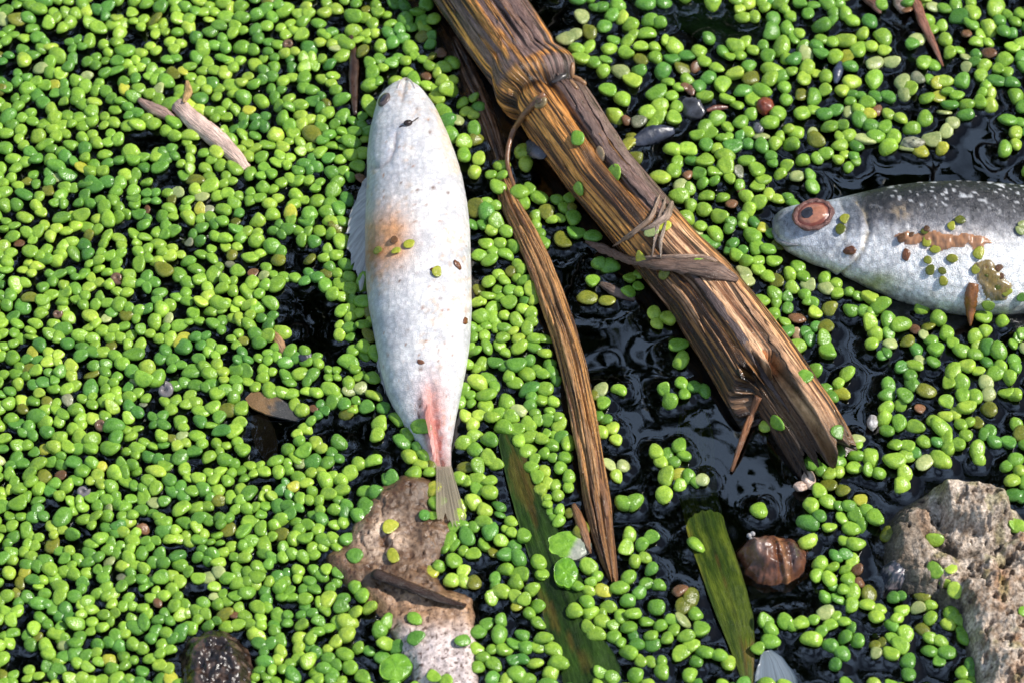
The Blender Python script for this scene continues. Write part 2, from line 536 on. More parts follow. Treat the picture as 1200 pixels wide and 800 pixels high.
def fin(name, root, tip, mat, parent, n=40, m=10, thick=0.00025, ripple=0.0003):
    """ray fin: root and tip edges as rows (px, py, z mm)"""
    a, b = curve_px(root, n), curve_px(tip, n)
    t = np.linspace(0, 1, m)[None, :, None]
    g = a[:, None] * (1 - t) + b[:, None] * t
    i = np.arange(n)[:, None]
    g = g + np.array([0, 0, 1.0]) * ((np.sin(i * 1.9) * ripple + 0.0012 * (vn(i / 9.0, t[..., 0] * 2, 4.4) - 0.5)) * t[..., 0] ** 0.5)[..., None]
    jag = (1 + 0.30 * (vn(i * 0.9, 2.2) - 0.5) * t[..., 0])[..., None]
    g = a[:, None] + (g - a[:, None]) * jag
    k = n * m
    v = np.concatenate([g.reshape(-1, 3), g.reshape(-1, 3) - np.array([0, 0, thick])])
    f1 = grid_faces(n, m)
    f = f1.tolist() + (f1[:, ::-1] + k).tolist()
    uv = np.stack(np.broadcast_arrays(i / n, t[..., 0]), -1).reshape(-1, 2)
    return mesh_obj(name, v, f, mat, parent, None, np.concatenate([uv, uv]))

# ------------------------------------------------------------------ pond bed
gx, gy = np.meshgrid(np.linspace(-5, 5, 160), np.linspace(-4, 6, 160), indexing='ij')
gz = -0.045 + 0.012 * (fbm(gx * 14, gy * 14, 1.0) - 0.5) + 0.22 * sst(1.0, 1.6, gy + 0.15 * (fbm(gx * 2, gy * 2, 4.0) - 0.5)) + 0.05 * sst(1.2, 2.5, gy) * fbm(gx * 3, gy * 3, 2.0)
tag(mesh_obj('pond_bed', np.stack([gx, gy, gz], -1).reshape(-1, 3), grid_faces(160, 160), M['mud'], None,
             lerp3((0.02, 0.016, 0.01), (0.045, 0.036, 0.02), fbm(gx * 30, gy * 30, 2.0)).reshape(-1, 3)), kind='structure')
# the tree on the bank just beyond the frame: the water mirrors its dark crown, with sky between the leaves
tree = thing('bank_tree', (0.5, 2.3, 0.15))
zz = np.linspace(0, 1, 24)
tp = np.stack([0.5 - 0.5 * zz ** 2, 2.3 - 0.2 * zz, 0.12 + 2.2 * zz], 1)
strand('trunk', tp, 0.14 * (1 - 0.6 * zz), M['mud'], tree, (0.10, 0.075, 0.05), 1.0, 14, (0, 1, 0), 0.15)
for k in range(9):
    b0 = tp[10 + k]
    dr = np.array([math.cos(k * 2.4), math.sin(k * 2.4) * 0.7, 0.55]) * random.uniform(0.9, 1.4)
    bp = np.array([b0 + dr * t + np.array([0, 0, 0.25 * t * t]) for t in np.linspace(0, 1, 10)])
    strand('limb', bp, 0.045 * np.linspace(1, 0.25, 10), M['mud'], tree, (0.10, 0.075, 0.05), 1.0, 8, (0, 1, 0.3), 0.15)
N_LEAF = 7000
rg = np.random.default_rng(5)
cl = rg.normal(size=(26, 3)); cl /= np.linalg.norm(cl, axis=1)[:, None]
cl = cl * (rg.random((26, 1)) ** 0.4) * np.array([2.3, 1.1, 1.5]) + np.array([-0.1, 2.2, 2.75])
lc = cl[rg.integers(0, 26, N_LEAF)] + rg.normal(size=(N_LEAF, 3)) * 0.19
a_ = rg.normal(size=(N_LEAF, 3)); a_ /= np.linalg.norm(a_, axis=1)[:, None]
b_ = np.cross(a_, rg.normal(size=(N_LEAF, 3))); b_ /= np.linalg.norm(b_, axis=1)[:, None]
ls = rg.uniform(0.05, 0.10, (N_LEAF, 1))
lv_ = np.stack([lc - a_ * ls, lc + b_ * ls * 0.45, lc + a_ * ls, lc - b_ * ls * 0.45], 1).reshape(-1, 3)
mesh_obj('crown', lv_, np.arange(N_LEAF * 4).reshape(-1, 4), M['leaf'], tree, np.repeat(lerp3((0.03, 0.06, 0.012), (0.08, 0.12, 0.03), rg.random(N_LEAF)), 4, 0),
         np.tile([(0, 0), (1, 0), (1, 1), (0, 1)], (N_LEAF, 1)))
tag(tree, 'leafy tree on the bank, mirrored dark in the open water', 'tree')

def line_dist(x, y, pts):
    d = np.full(np.shape(x), 1e9)
    for (x0, y0), (x1, y1) in zip(pts[:-1], pts[1:]):
        ex, ey = x1 - x0, y1 - y0
        t = np.clip(((x - x0) * ex + (y - y0) * ey) / (ex * ex + ey * ey), 0, 1)
        d = np.minimum(d, np.hypot(x - x0 - t * ex, y - y0 - t * ey))
    return d
def gauss(x, w):
    return np.exp(-(x / w) ** 2)

# ------------------------------------------------------------------ thick broken reed stem
log = thing('reed_stem', P(745, 270, 0))
LROW = [(508, -75, 44, 7.0), (537, -38, 45, 6.5), (563, 0, 45, 6.2), (632, 100, 46, 5.4), (701, 200, 42, 4.6), (786, 300, 42, 3.8),
        (823, 340, 45, 3.4), (865, 400, 49, 2.8), (904, 460, 53, 2.2), (934, 503, 53, 1.7), (950, 530, 52, 1.2), (959, 546, 50, 0.7)]
AN = 0.30
def log_rad(A, B):
    m = 1 + 0.12 * (fbm(B * 1.6 + 4, A * 5, 1.1) - 0.5) + 0.07 * (fbm(B * 6, A * 9, 2.2, 3) - 0.5) + 0.06 * (fbm(B * 19, A * 16, 3.3, 3) - 0.5)
    an = AN + 0.010 * np.sin(B * 2.3) + 0.012 * (vn(B * 3, 0.0) - 0.5)
    m += 0.13 * gauss(A - an, 0.020) - 0.16 * gauss(A - an - 0.030, 0.011) - 0.05 * gauss(A - an + 0.034, 0.008)
    m -= 0.16 * gauss(B - 0.30 - 0.25 * (A - 0.4), 0.10) * sst(AN, AN + 0.05, A) * (1 - sst(0.52, 0.6, A))
    m -= 0.10 * gauss(B - 0.33 + 0.5 * (A - 0.15), 0.06) * (1 - sst(AN - 0.05, AN, A))
    m -= 0.09 * gauss(B + 0.12 - 0.6 * (A - 0.7), 0.07) * sst(0.6, 0.64, A)
    br = 0.855 + 0.035 * (fbm(B * 7, 5.5, 1.0, 3) - 0.5) * 2 + 0.03 * sst(-0.6, -1.4, B)
    m *= 1 - 0.50 * sst(br, br + 0.008, A) * sst(0.62, 0.50, B + 0.5 * (A - 0.9)) * sst(-2.2, -1.5, B)
    ext = 0.011 * (fbm(B * 4, 8.8, 2.0, 3) - 0.55) * sst(0.9, 1.0, A)
    return m, ext
def log_col(A, B):
    st = fbm(B * 11, A * 9, 6.1, 4)
    st2 = fbm(B * 26, A * 14, 7.3, 3)
    c = lerp3((0.035, 0.013, 0.006), (0.56, 0.25, 0.065), sst(0.38, 0.60, 0.55 * st + 0.45 * st2))
    c = lerp3(c, (0.78, 0.38, 0.09), sst(0.46, 0.60, st) * gauss(B + 0.95, 0.5) * (1 - sst(0.6, 0.66, A)))
    bark = lerp3((0.085, 0.05, 0.045), (0.26, 0.17, 0.145), st2)
    up = 1 - sst(AN - 0.01, AN, A)
    c = lerp3(c, bark, up * sst(0.45, 0.52, fbm(B * 4 + 3, A * 6, 9.9, 3) + 0.35 * gauss(B - 0.62, 0.25) - 0.05))
    mid = sst(AN, AN + 0.01, A) * (1 - sst(0.58, 0.62, A))
    c = lerp3(c, bark, mid * sst(0.32, 0.45, B + 0.3 * (st - 0.5)))
    c = lerp3(c, (0.035, 0.022, 0.016), mid * gauss(B - 0.05, 0.28) * sst(0.38, 0.5, A) * 0.85)
    low = sst(0.60, 0.64, A)
    pink = lerp3((0.17, 0.075, 0.035), (0.72, 0.44, 0.255), sst(0.36, 0.58, 0.5 * st + 0.5 * st2))
    c = lerp3(c, pink, low * sst(-0.05, 0.10, B - 0.6 * (A - 0.7) + 0.2 * (st - 0.5)) * (1 - 0.75 * sst(0.8, 1.15, B)))
    c = lerp3(c, lerp3((0.04, 0.018, 0.008), (0.32, 0.155, 0.05), sst(0.42, 0.66, st2)), low * sst(0.0, -0.25, B - 0.6 * (A - 0.7)))
    c = lerp3(c, (0.05, 0.035, 0.035), low * gauss(B + 0.02 - 0.6 * (A - 0.7), 0.09) * sst(0.4, 0.55, fbm(B * 5, A * 20, 3.0)))
    hollow = sst(0.86, 0.875, A) * sst(0.6, 0.45, B + 0.5 * (A - 0.9)) * sst(-2.0, -1.4, B)
    c = lerp3(c, lerp3((0.05, 0.025, 0.012), (0.20, 0.11, 0.055), st), hollow)
    an = AN + 0.010 * np.sin(B * 2.3)
    crack = sst(0.51, 0.62, fbm(B * 15 + 40, A * 7, 4.4, 3))
    c = lerp3(c * 1.3, (0.018, 0.009, 0.005), crack * 0.92)
    c = lerp3(c, (0.04, 0.02, 0.01), sst(0.93, 1.0, A + 0.05 * (st - 0.5)) * 0.8)
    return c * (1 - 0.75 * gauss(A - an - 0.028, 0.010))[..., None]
LOG = Stem('stalk', LROW, 330, 300, log_rad, log_col, M['wood'], log)
solid(LOG.o)
tag(log, 'thick wet brown reed stem with a swollen joint and broken lower end', 'reed stem')
def along(st, a0, a1, ph0, ph1, off, n=14):
    q = np.linspace(0, 1, n)
    return (np.array([st.at(a0 + (a1 - a0) * t, ph0 + (ph1 - ph0) * t, off) for t in q]),
            np.array([st.nrm(a0 + (a1 - a0) * t, ph0 + (ph1 - ph0) * t) for t in q]))
def smooth_pts(p):
    q = p.copy()
    for _ in range(3):
        q[1:-1] = (q[:-2] + 2 * q[1:-1] + q[2:]) / 4
    return q
# bark strips and loose fibres lying along the stalk
for (a0, a1, p0, p1, w, c) in [(0.02, 0.285, 0.78, 0.70, 0.0016, (0.16, 0.10, 0.09)), (0.0, 0.27, 0.40, 0.52, 0.0011, (0.20, 0.115, 0.085)),
                               (0.33, 0.60, 0.62, 0.55, 0.0014, (0.17, 0.11, 0.095)), (0.34, 0.58, 1.05, 0.98, 0.0016, (0.22, 0.15, 0.13)),
                               (0.66, 0.93, 0.06, 0.16, 0.0009, (0.12, 0.085, 0.08)), (0.72, 0.99, 0.80, 0.70, 0.0010, (0.45, 0.26, 0.15))]:
    p, n = along(LOG, a0, a1, p0, p1, 0.0001, 30)
    p = smooth_pts(p)
    strand('bark_strip', p, 0.9 * w * np.clip(np.sin(np.linspace(0.12, 3.0, 30)), 0.2, 1) * (0.75 + 0.5 * RNG.random(30)), M['wood'], log, c, 0.2, 12, n, 0.5)
for k in range(34):
    a0 = random.choice([random.uniform(0.02, 0.22), random.uniform(0.34, 0.5), random.uniform(0.62, 0.8)])
    ln = random.uniform(0.05, 0.14)
    ph = random.uniform(-1.25, 1.0)
    p, n = along(LOG, a0, a0 + ln, ph, ph + random.uniform(-0.06, 0.06), 0.00008, 16)
    p = smooth_pts(p)
    p[-3:] += n[-3:] * np.array([[0.0001], [0.0003], [0.0006]]) * random.random()
    g = random.random()
    c = np.array((0.5, 0.24, 0.075)) * g + np.array((0.13, 0.065, 0.03)) * (1 - g) if a0 < 0.6 else np.array((0.58, 0.33, 0.18)) * g + np.array((0.16, 0.08, 0.04)) * (1 - g)
    strand('fibre', p, random.uniform(0.00018, 0.00042) * np.sin(np.linspace(0.25, 3.0, 16)), M['wood'], log, c, 0.7, 6, n, 0.25)
# joint: raised collar, bud scar, chipped hole, torn rim
h = hit(633, 120)
e = basis(h[1])
bud = blob('bud_scar', np.array(h[0]) + e[2] * 0.0002, (e[0] * 0.0018, e[1] * 0.0015, e[2] * 0.0009), M['wet'], log, (0.24, 0.17, 0.075), rough=0.12)
blob('bud_tip', np.array(h[0]) + e[2] * 0.0010 + e[0] * 0.0003, (e[0] * 0.0008, e[1] * 0.0007, e[2] * 0.0004), M['wet'], bud, (0.10, 0.06, 0.03), rough=0.15)
h = hit(656, 93)
e = basis(h[1], (0.8, 0.5, 0))
blob('chip', np.array(h[0]), (e[0] * 0.0021, e[1] * 0.0010, e[2] * 0.0009), M['wet'], log, (0.05, 0.04, 0.035), rough=0.25)
for (x, y, s) in [(683, 92, 0.0016), (676, 80, 0.0012), (672, 100, 0.0010)]:
    h = hit(x, y) or hit(x - 6, y + 3) or hit(x - 14, y + 6)
    e = basis(h[1], (0.6, -0.8, 0))
    blob('torn_rim', np.array(h[0]), (e[0] * s * 1.5, e[1] * s * 0.6, e[2] * s * 0.6), M['wood'], log, (0.3, 0.17, 0.09), rough=0.3)
def on_px(rows, lift, n):
    """rows of photo pixels draped over the solids below, else z = third value (mm)"""
    out = []
    for r in rows:
        h = hit(r[0], r[1])
        out.append(np.array(h[0]) + np.array(h[1]) * lift if h else P(r[0], r[1], r[2] / 1000 if len(r) > 2 else 0.0006))
    w = np.array(out)
    L = np.concatenate([[0], np.cumsum(np.linalg.norm(np.diff(w, axis=0), axis=1))])
    _, c = smooth_table(L, list(w.T), n)
    return np.stack(c, 1)
# torn leaf sheath wrapped across the stalk, with wisps
p = on_px([(686, 283, 1.5), (710, 293, 2), (740, 301, 4), (775, 309), (810, 316), (838, 322), (866, 331, 4)], 0.0011, 40)
sh = strand('torn_sheath', p, 0.00105 * np.interp(np.linspace(0, 1, 40), [0, .12, .3, .5, .7, .88, 1], [.25, 1.0, .8, 1.1, 1.45, 1.7, .45]) * (0.85 + 0.3 * RNG.random(40)), M['wood'], log, (0.19, 0.12, 0.09), 0.4, 10, UPV * 0.3 - FWD, 0.25)
for (rows, w, c) in [([(770, 232), (762, 260), (740, 278), (722, 288)], 0.0006, (0.36, 0.25, 0.18)), ([(778, 235), (772, 262), (768, 300)], 0.0005, (0.30, 0.22, 0.17)),
                     ([(782, 262), (776, 285), (775, 306)], 0.0004, (0.33, 0.25, 0.19)), ([(786, 240), (780, 258), (766, 268), (752, 272)], 0.0009, (0.33, 0.24, 0.19)),
                     ([(745, 302), (790, 306), (832, 309)], 0.0007, (0.24, 0.16, 0.12)), ([(760, 300), (800, 303), (830, 305), (850, 322)], 0.0006, (0.40, 0.27, 0.2))]:
    p = on_px(rows, 0.0009, 18)
    strand('wisp', p, w * np.sin(np.linspace(0.35, 2.9, 18)), M['wood'], log, c, 0.5, 6, -FWD, 0.3)
p = on_px([(640, 112), (628, 122), (616, 135), (602, 152, 4), (595, 175, 3), (594, 192, 2), (600, 212, 1.5), (610, 236, 0.8)], 0.0006, 30)
strand('rootlet', p, 0.00065 * np.linspace(1.1, 0.6, 30), M['wet'], log, (0.20, 0.09, 0.04), 0.9, 8, -FWD, 0.2)

# ------------------------------------------------------------------ thin split stick and the dark strip under the stem
def split_rad(seed):
    def f(A, B):
        m = 1 + 0.25 * (fbm(B * 2.1 + seed, A * 4, 1.1) - 0.5) + 0.28 * (fbm(B * 5 + seed, A * 8, 2.2, 3) - 0.5) + 0.12 * (fbm(B * 14, A * 18, 3.3, 3) - 0.5)
        m -= 0.30 * gauss(B - 0.25 - 0.3 * (A - 0.5), 0.10) + 0.22 * gauss(B + 0.45, 0.09)
        return m, 0.009 * (fbm(B * 3, 8.8 + seed, 2.0, 3) - 0.55) * sst(0.86, 1.0, A)
    return f
def stick_col(A, B):
    st, s2 = fbm(B * 7, A * 8, 6.1, 4), fbm(B * 18, A * 12, 7.3, 3)
    c = lerp3((0.05, 0.02, 0.009), (0.62, 0.32, 0.11), sst(0.38, 0.62, 0.55 * st + 0.45 * s2))
    c = lerp3(c, (0.70, 0.38, 0.17), gauss(A - 0.2, 0.16) * sst(0.4, 0.6, s2) * 0.7)
    return lerp3(c, (0.17, 0.075, 0.04), sst(0.62, 0.9, A) * 0.55)
stick = thing('split_stick', P(650, 440, 0))
STK = Stem('shaft', [(588, 212, 8, -0.2), (598, 240, 11, 0.3), (616, 275, 13, 0.9), (630, 305, 14, 1.2), (645, 345, 15, 1.3), (661, 390, 15, 1.3), (672, 430, 15, 1.3),
                     (683, 480, 15, 1.2), (692, 530, 15, 1.2), (699, 580, 16, 1.0), (706, 625, 13, 0.6), (713, 660, 9, 0.5), (718, 682, 4, 0.2)],
           260, 120, split_rad(1.0), stick_col, M['wood'], stick)
solid(STK.o)
tag(stick, 'thin split brown stick with ragged fibres along the white-bellied fish side', 'stick')
for k in range(26):
    a0 = random.uniform(0.02, 0.8)
    ln = random.uniform(0.08, 0.2)
    ph = random.uniform(-1.2, 1.1)
    p, n = along(STK, a0, min(0.99, a0 + ln), ph, ph + random.uniform(-0.15, 0.15), 0.00012, 16)
    p = smooth_pts(p)
    g = random.random()
    c = np.array((0.5, 0.28, 0.12)) * g + np.array((0.11, 0.05, 0.028)) * (1 - g)
    strand('fibre', p, random.uniform(0.0002, 0.0005) * np.sin(np.linspace(0.3, 2.9, 16)), M['wood'], stick, c, 0.7, 6, n, 0.25)
for rows, w in [([(700, 560, 2.4), (709, 585, 2.2), (711, 606, 1.6)], 0.0008), ([(672, 590, 1.5), (684, 622, 1.6), (692, 648, 1.2)], 0.0010), ([(690, 500, 3), (698, 540, 3), (703, 575, 2.6)], 0.0008)]:
    strand('splinter', on_px(rows, 0.0003, 14), w * np.sin(np.linspace(0.4, 2.9, 14)), M['wood'], stick, (0.27, 0.13, 0.06), 0.5, 7, -FWD, 0.35)
strip = thing('sunken_strip', P(565, 130, 0))
STR = Stem('shaft', [(520, 30, 9, -2.2), (540, 70, 12, -1.9), (556, 105, 13, -1.6), (572, 145, 13, -1.6), (583, 180, 12, -1.8), (592, 215, 10, -2.0), (600, 240, 7, -2.2)],
           120, 90, split_rad(4.0), lambda A, B: lerp3((0.05, 0.025, 0.014), (0.24, 0.12, 0.06), sst(0.35, 0.65, fbm(B * 7, A * 8, 2.1, 4))), M['wet'], strip)
solid(STR.o)
tag(strip, 'dark sodden strip of stem half sunk beside the thick reed stem', 'stem strip')
for k in range(7):
    a0 = random.uniform(0.05, 0.6); ph = random.uniform(-0.9, 0.9)
    p, n = along(STR, a0, a0 + 0.3, ph, ph + 0.1, 0.0001, 12)
    strand('fibre', smooth_pts(p), 0.0004 * np.sin(np.linspace(0.3, 2.9, 12)), M['wet'], strip, (0.18, 0.09, 0.05), 0.7, 6, n, 0.25)

# ------------------------------------------------------------------ fish
def ring_body(name, cs, ax, ay, half_a, half_b, n, mat, parent, colf, dispf=None, e=0.94):
    """loft: centres cs, per-station unit axes ax / ay, semi-axes half_a / half_b"""
    ph = np.linspace(0, 2 * math.pi, n, endpoint=False)
    cx = np.sign(np.cos(ph)) * np.abs(np.cos(ph)) ** e
    cy = np.sign(np.sin(ph)) * np.abs(np.sin(ph)) ** e
    off = (half_a[:, None] * cx)[..., None] * ax[:, None] + (half_b[:, None] * cy)[..., None] * ay[:, None]
    v = cs[:, None] + off
    px, py = proj(v)
    if dispf is not None:
        nrm = off / (np.linalg.norm(off, axis=2)[..., None] + 1e-9)
        v = v + nrm * (dispf(px, py) * sst(-0.3, 0.2, nrm @ (-FWD)))[..., None]
    k = len(cs)
    f = grid_faces(k, n, True).tolist()
    f.append(list(range(n))); f.append([(k - 1) * n + q for q in range(n)][::-1])
    return mesh_obj(name, v.reshape(-1, 3), f, mat, parent, colf(px, py, v).reshape(-1, 3))

f1 = thing('dead_fish', P(490, 330, 0))
T1 = np.array([(95, 471, 477), (99, 462, 485), (106, 452, 494), (116, 445, 502), (130, 439, 511), (155, 433, 523), (185, 430, 534), (215, 430, 543), (245, 429, 548), (275, 428, 551),
               (305, 428, 552), (335, 429, 553), (365, 433, 553), (400, 440, 551), (432, 446, 546), (462, 454, 540), (492, 470, 534), (522, 491, 529), (548, 507, 529), (560, 511, 530)], float)
_, (xl, xr, zc) = smooth_table(T1[:, 0], [T1[:, 1], T1[:, 2], np.interp(T1[:, 0], [92, 130, 300, 440, 500, 560], [3.0, 3.0, 3.0, 2.4, 1.2, 0.1])], 190)
yy = np.linspace(T1[0, 0], T1[-1, 0], 190)
cs = np.array([P((a + b) / 2, y, z / 1000) for a, b, y, z in zip(xl, xr, yy, zc)])
ha = np.array([(b - a) / 2 * mpp(c) for a, b, c in zip(xl, xr, cs)])
hb = ha * np.interp(yy, [92, 150, 300, 450, 560], [0.75, 0.78, 0.80, 0.75, 0.55])
def f1_col(x, y, v):
    n1, n2, n3 = fbm(x / 14, y / 14, 1.7, 4), fbm(x / 4, y / 4, 5.1, 3), fbm(x / 30, y / 45, 8.1, 3)
    c = lerp3((0.60, 0.585, 0.60), (0.82, 0.79, 0.77), sst(0.25, 0.7, n1))
    c = lerp3(c, (0.50, 0.52, 0.57), sst(470, 436, x + 26 * (n1 - 0.5)) * 0.55)                         # greyer towards the left flank
    c = lerp3(c, (0.47, 0.50, 0.58), gauss(np.hypot((x - 462) / 14, (y - 172) / 34), 1.0) * sst(0.4, 0.6, n2) * 0.8)
    c = lerp3(c, (0.78, 0.58, 0.34), gauss(line_dist(x, y, [(508, 120), (523, 165), (535, 205)]), 9) * sst(0.35, 0.6, n1) * 0.5)
    c = lerp3(c, (0.70, 0.45, 0.25), sst(0.56, 0.7, n3) * sst(0.5, 0.7, n2) * 0.5)
    c = lerp3(c, (0.74, 0.35, 0.14), np.clip(gauss(np.hypot((x - 455) / 25, (y - 280) / 33), 1.0) * (0.55 + 1.3 * n1), 0, 0.92))
    c = lerp3(c, (0.42, 0.16, 0.06), np.clip(gauss(np.hypot((x - 436) / 12, (y - 300) / 26), 1.0) * (0.2 + 1.2 * n2), 0, 0.85))
    c = lerp3(c, (0.80, 0.42, 0.36), gauss(np.hypot((x - 507) / 17, (y - 468) / 30), 1.0) * 0.75)
    red = line_dist(x, y, [(502, 452), (507, 485), (512, 520), (516, 555)])
    c = lerp3(c, (0.50, 0.08, 0.045), np.clip(gauss(red, 12) * sst(440, 500, y + 30 * (n1 - 0.5)) * (0.3 + 1.2 * n2), 0, 0.95))
    c = lerp3(c, (0.70, 0.30, 0.25), gauss(red, 4) * sst(440, 456, y) * 0.6)
    c = lerp3(c, (0.16, 0.05, 0.025), gauss(line_dist(x, y, [(493, 468), (491, 490), (498, 508)]), 2.6) * sst(0.35, 0.6, n2))
    sp = vn(x / 2.6, y / 3.2, 4.2)
    c = lerp3(c, (0.40, 0.17, 0.07), sst(0.86, 0.93, sp) * sst(0.35, 0.6, n3 + 0.12 * sst(300, 460, y)) * 0.8)
    for (a, b, r) in [(504, 155, 2.2), (508, 220, 2.6), (490, 223, 2.0), (525, 226, 2.0), (470, 215, 1.4), (488, 128, 1.3), (493, 432, 2.6), (516, 350, 1.6), (540, 200, 1.5), (468, 330, 1.6), (530, 395, 1.5), (478, 388, 1.4), (512, 405, 1.4)]:
        c = lerp3(c, (0.16, 0.07, 0.03), gauss(np.hypot(x - a, y - b), r))
    c = lerp3(c, (0.30, 0.24, 0.22), gauss(line_dist(x, y, [(476, 96), (473, 108), (471, 118)]), 1.5) * 0.7)
    c = lerp3(c, (0.35, 0.25, 0.22), gauss(line_dist(x, y, [(434, 197), (446, 196), (456, 188), (462, 172), (463, 156)]), 1.6) * 0.55)
    return lerp3(c, (0.22, 0.17, 0.11), sst(520, 562, y + 12 * (n1 - 0.5)) * 0.7)
def f1_disp(x, y):
    d = -0.0005 * gauss(line_dist(x, y, [(476, 95), (473, 108), (471, 118)]), 2.0)
    d -= 0.0004 * gauss(line_dist(x, y, [(434, 197), (446, 196), (456, 188), (462, 172), (463, 156)]), 2.4)
    d += 0.0004 * gauss(np.hypot(x - 449, y - 117), 9)
    d -= 0.0006 * gauss(line_dist(x, y, [(505, 450), (511, 500), (515, 550)]), 6)
    d += 0.0006 * gauss(line_dist(x, y, [(497, 470), (505, 520)]), 5)
    return d + 0.0006 * (fbm(x / 30, y / 36, 6.6, 3) - 0.5) + 0.00012 * (fbm(x / 5, y / 5, 2.6, 2) - 0.5)
one = np.ones((190, 1))
B1 = ring_body('body', cs, one * np.array([1.0, 0, 0]), one * np.array([0, 0, 1.0]), ha, hb, 130, M['fish_belly'], f1, f1_col, f1_disp)
solid(B1)
tag(f1, 'white-bellied dead fish with a rust stain and bloody vent among duckweed', 'fish')
fin('pectoral_fin', [(438, 200, 4.2), (436, 235, 4.2), (434, 270, 4), (433, 300, 3.6)], [(427, 210, 4), (414, 238, 3.2), (408, 268, 2.6), (410, 300, 2.2), (424, 340, 2)], M['fin'], f1)
fin('pelvic_fin', [(446, 375, 3.4), (449, 410, 3), (455, 440, 2.6)], [(440, 392, 1.6), (442, 425, 1.0), (448, 452, 0.9), (462, 478, 0.9)], M['fin'], f1)
fin('anal_fin', [(503, 470, 6.2), (507, 500, 4.4), (512, 528, 2.8)], [(498, 484, 6.4), (503, 512, 4.6), (510, 540, 2.8)], M['pink_fin'], f1, 16, 6, 0.0002, 0.00008)
fin('tail_fin', [(511, 545, 1.6), (519, 546, 1.8), (529, 545, 1.6)], [(511, 602, 3.0), (518, 608, 2.6), (526, 606, 2.2), (536, 612, 1.8), (545, 602, 1.2)], M['tail'], f1, 26, 10, 0.00025, 0.0001)
h = hit(450, 117)
e = basis(h[1], (0.3, 1, 0))
eye = blob('eye', np.array(h[0]), (e[0] * 0.0019, e[1] * 0.0014, e[2] * 0.0006), M['socket'], f1)
blob('pupil', np.array(h[0]) + e[2] * 0.00035, (e[0] * 0.0012, e[1] * 0.0009, e[2] * 0.0004), M['pupil'], eye)
p = on_px([(466, 104), (469, 97), (475, 93), (482, 97), (486, 104)], 0.0001, 16)
strand('lip', p, 0.00045 * np.sin(np.linspace(0.3, 2.85, 16)), M['fish_belly'], f1, (0.62, 0.54, 0.52), 0.8, 8, -FWD)

f2 = thing('dead_fish', P(1080, 290, 0))
T2 = np.array([(905, 258, 268), (909, 251, 279), (917, 245, 291), (929, 241, 300), (945, 238, 308), (965, 236, 315), (988, 231, 324), (1012, 225, 336), (1042, 218, 350), (1080, 213, 362), (1125, 211, 370),
               (1170, 213, 371), (1215, 218, 366), (1260, 226, 355), (1310, 240, 338), (1355, 254, 322), (1400, 266, 312), (1425, 269, 311)], float)
_, (yt, yb) = smooth_table(T2[:, 0], [T2[:, 1], T2[:, 2]], 260)
xx = np.linspace(T2[0, 0], T2[-1, 0], 260)
TILT = math.radians(14)             # flank turned a little towards the lens
A2, B2 = np.array([0, math.cos(TILT), math.sin(TILT)]), np.array([0, -math.sin(TILT), math.cos(TILT)])
RAT = 0.52
pj = math.hypot(A2 @ UPV, RAT * (B2 @ UPV))
zc2 = np.interp(xx, [905, 960, 1120, 1300, 1425], [2.2, 3.0, 4.0, 2.5, 1.0]) / 1000
cs = np.array([P(x, (a + b) / 2, z) for x, a, b, z in zip(xx, yt, yb, zc2)])
ha = np.array([(b - a) / 2 * mpp(c) / pj for a, b, c in zip(yt, yb, cs)])
GILL = [(1002, 233), (1014, 248), (1019, 268), (1012, 292), (1000, 310), (985, 322)]
PRE = [(985, 236), (993, 258), (990, 280), (975, 300)]
def f2_col(x, y, v):
    n1, n2, n3 = fbm(x / 14, y / 14, 2.7, 4), fbm(x / 4, y / 4, 6.1, 3), fbm(x / 40, y / 18, 9.1, 3)
    t = (y - np.interp(x, xx, yt)) / (np.interp(x, xx, yb) - np.interp(x, xx, yt))
    tt = t + 0.22 * (n1 - 0.5) + 0.14 * (n2 - 0.5)
    c = lerp3((0.03, 0.03, 0.034), (0.30, 0.29, 0.31), sst(0.10, 0.48, tt + 0.10 * (vn(x / 2.2, y / 2.2, 7.7) - 0.5)))
    c = lerp3(c, (0.90, 0.89, 0.88), sst(0.30, 0.52, tt))
    c = lerp3(c, (0.36, 0.33, 0.26), sst(0.86, 1.0, tt) * 0.8)
    c = lerp3(c, (0.85, 0.85, 0.86), sst(0.68, 0.8, vn(x / 4.2, y / 2.0, 1.4)) * sst(0.30, 0.10, t) * sst(1010, 1060, x) * 0.8)
    hd = sst(1020, 975, x)
    c = lerp3(c, lerp3((0.32, 0.35, 0.40), (0.66, 0.70, 0.76), sst(0.3, 0.7, 0.6 * n1 + 0.4 * n2)), hd * 0.85 * sst(0.95, 0.6, t))
    c = lerp3(c, (0.16, 0.16, 0.18), sst(925, 908, x + 6 * (n1 - 0.5)) * 0.7)
    c = lerp3(c, (0.42, 0.34, 0.22), gauss(line_dist(x, y, GILL), 2.4) * sst(0.35, 0.6, n2) * 0.8)
    c = lerp3(c, (0.34, 0.30, 0.24), gauss(line_dist(x, y, PRE), 2.2) * 0.35)
    c = lerp3(c, (0.45, 0.32, 0.17), gauss(np.hypot((x - 1055) / 12, (y - 250) / 9), 1.0) * sst(0.4, 0.6, n2) * 0.7)
    c = lerp3(c, (0.32, 0.36, 0.08), gauss(np.hypot((x - 1032) / 22, (y - 328) / 9), 1.0) * (0.3 + 0.8 * n1))
    c = lerp3(c, (0.35, 0.13, 0.035), gauss(np.hypot((x - 996) / 5, (y - 294 - 0.6 * (x - 996)) / 7), 1.0) * (0.4 + n2) * 0.8)
    c = lerp3(c, (0.50, 0.26, 0.14), np.clip(gauss(np.hypot((x - 1110) / 45, (y - 282) / 11), 1.0) * (2.0 * n2 - 0.45), 0, 0.7))
    return c
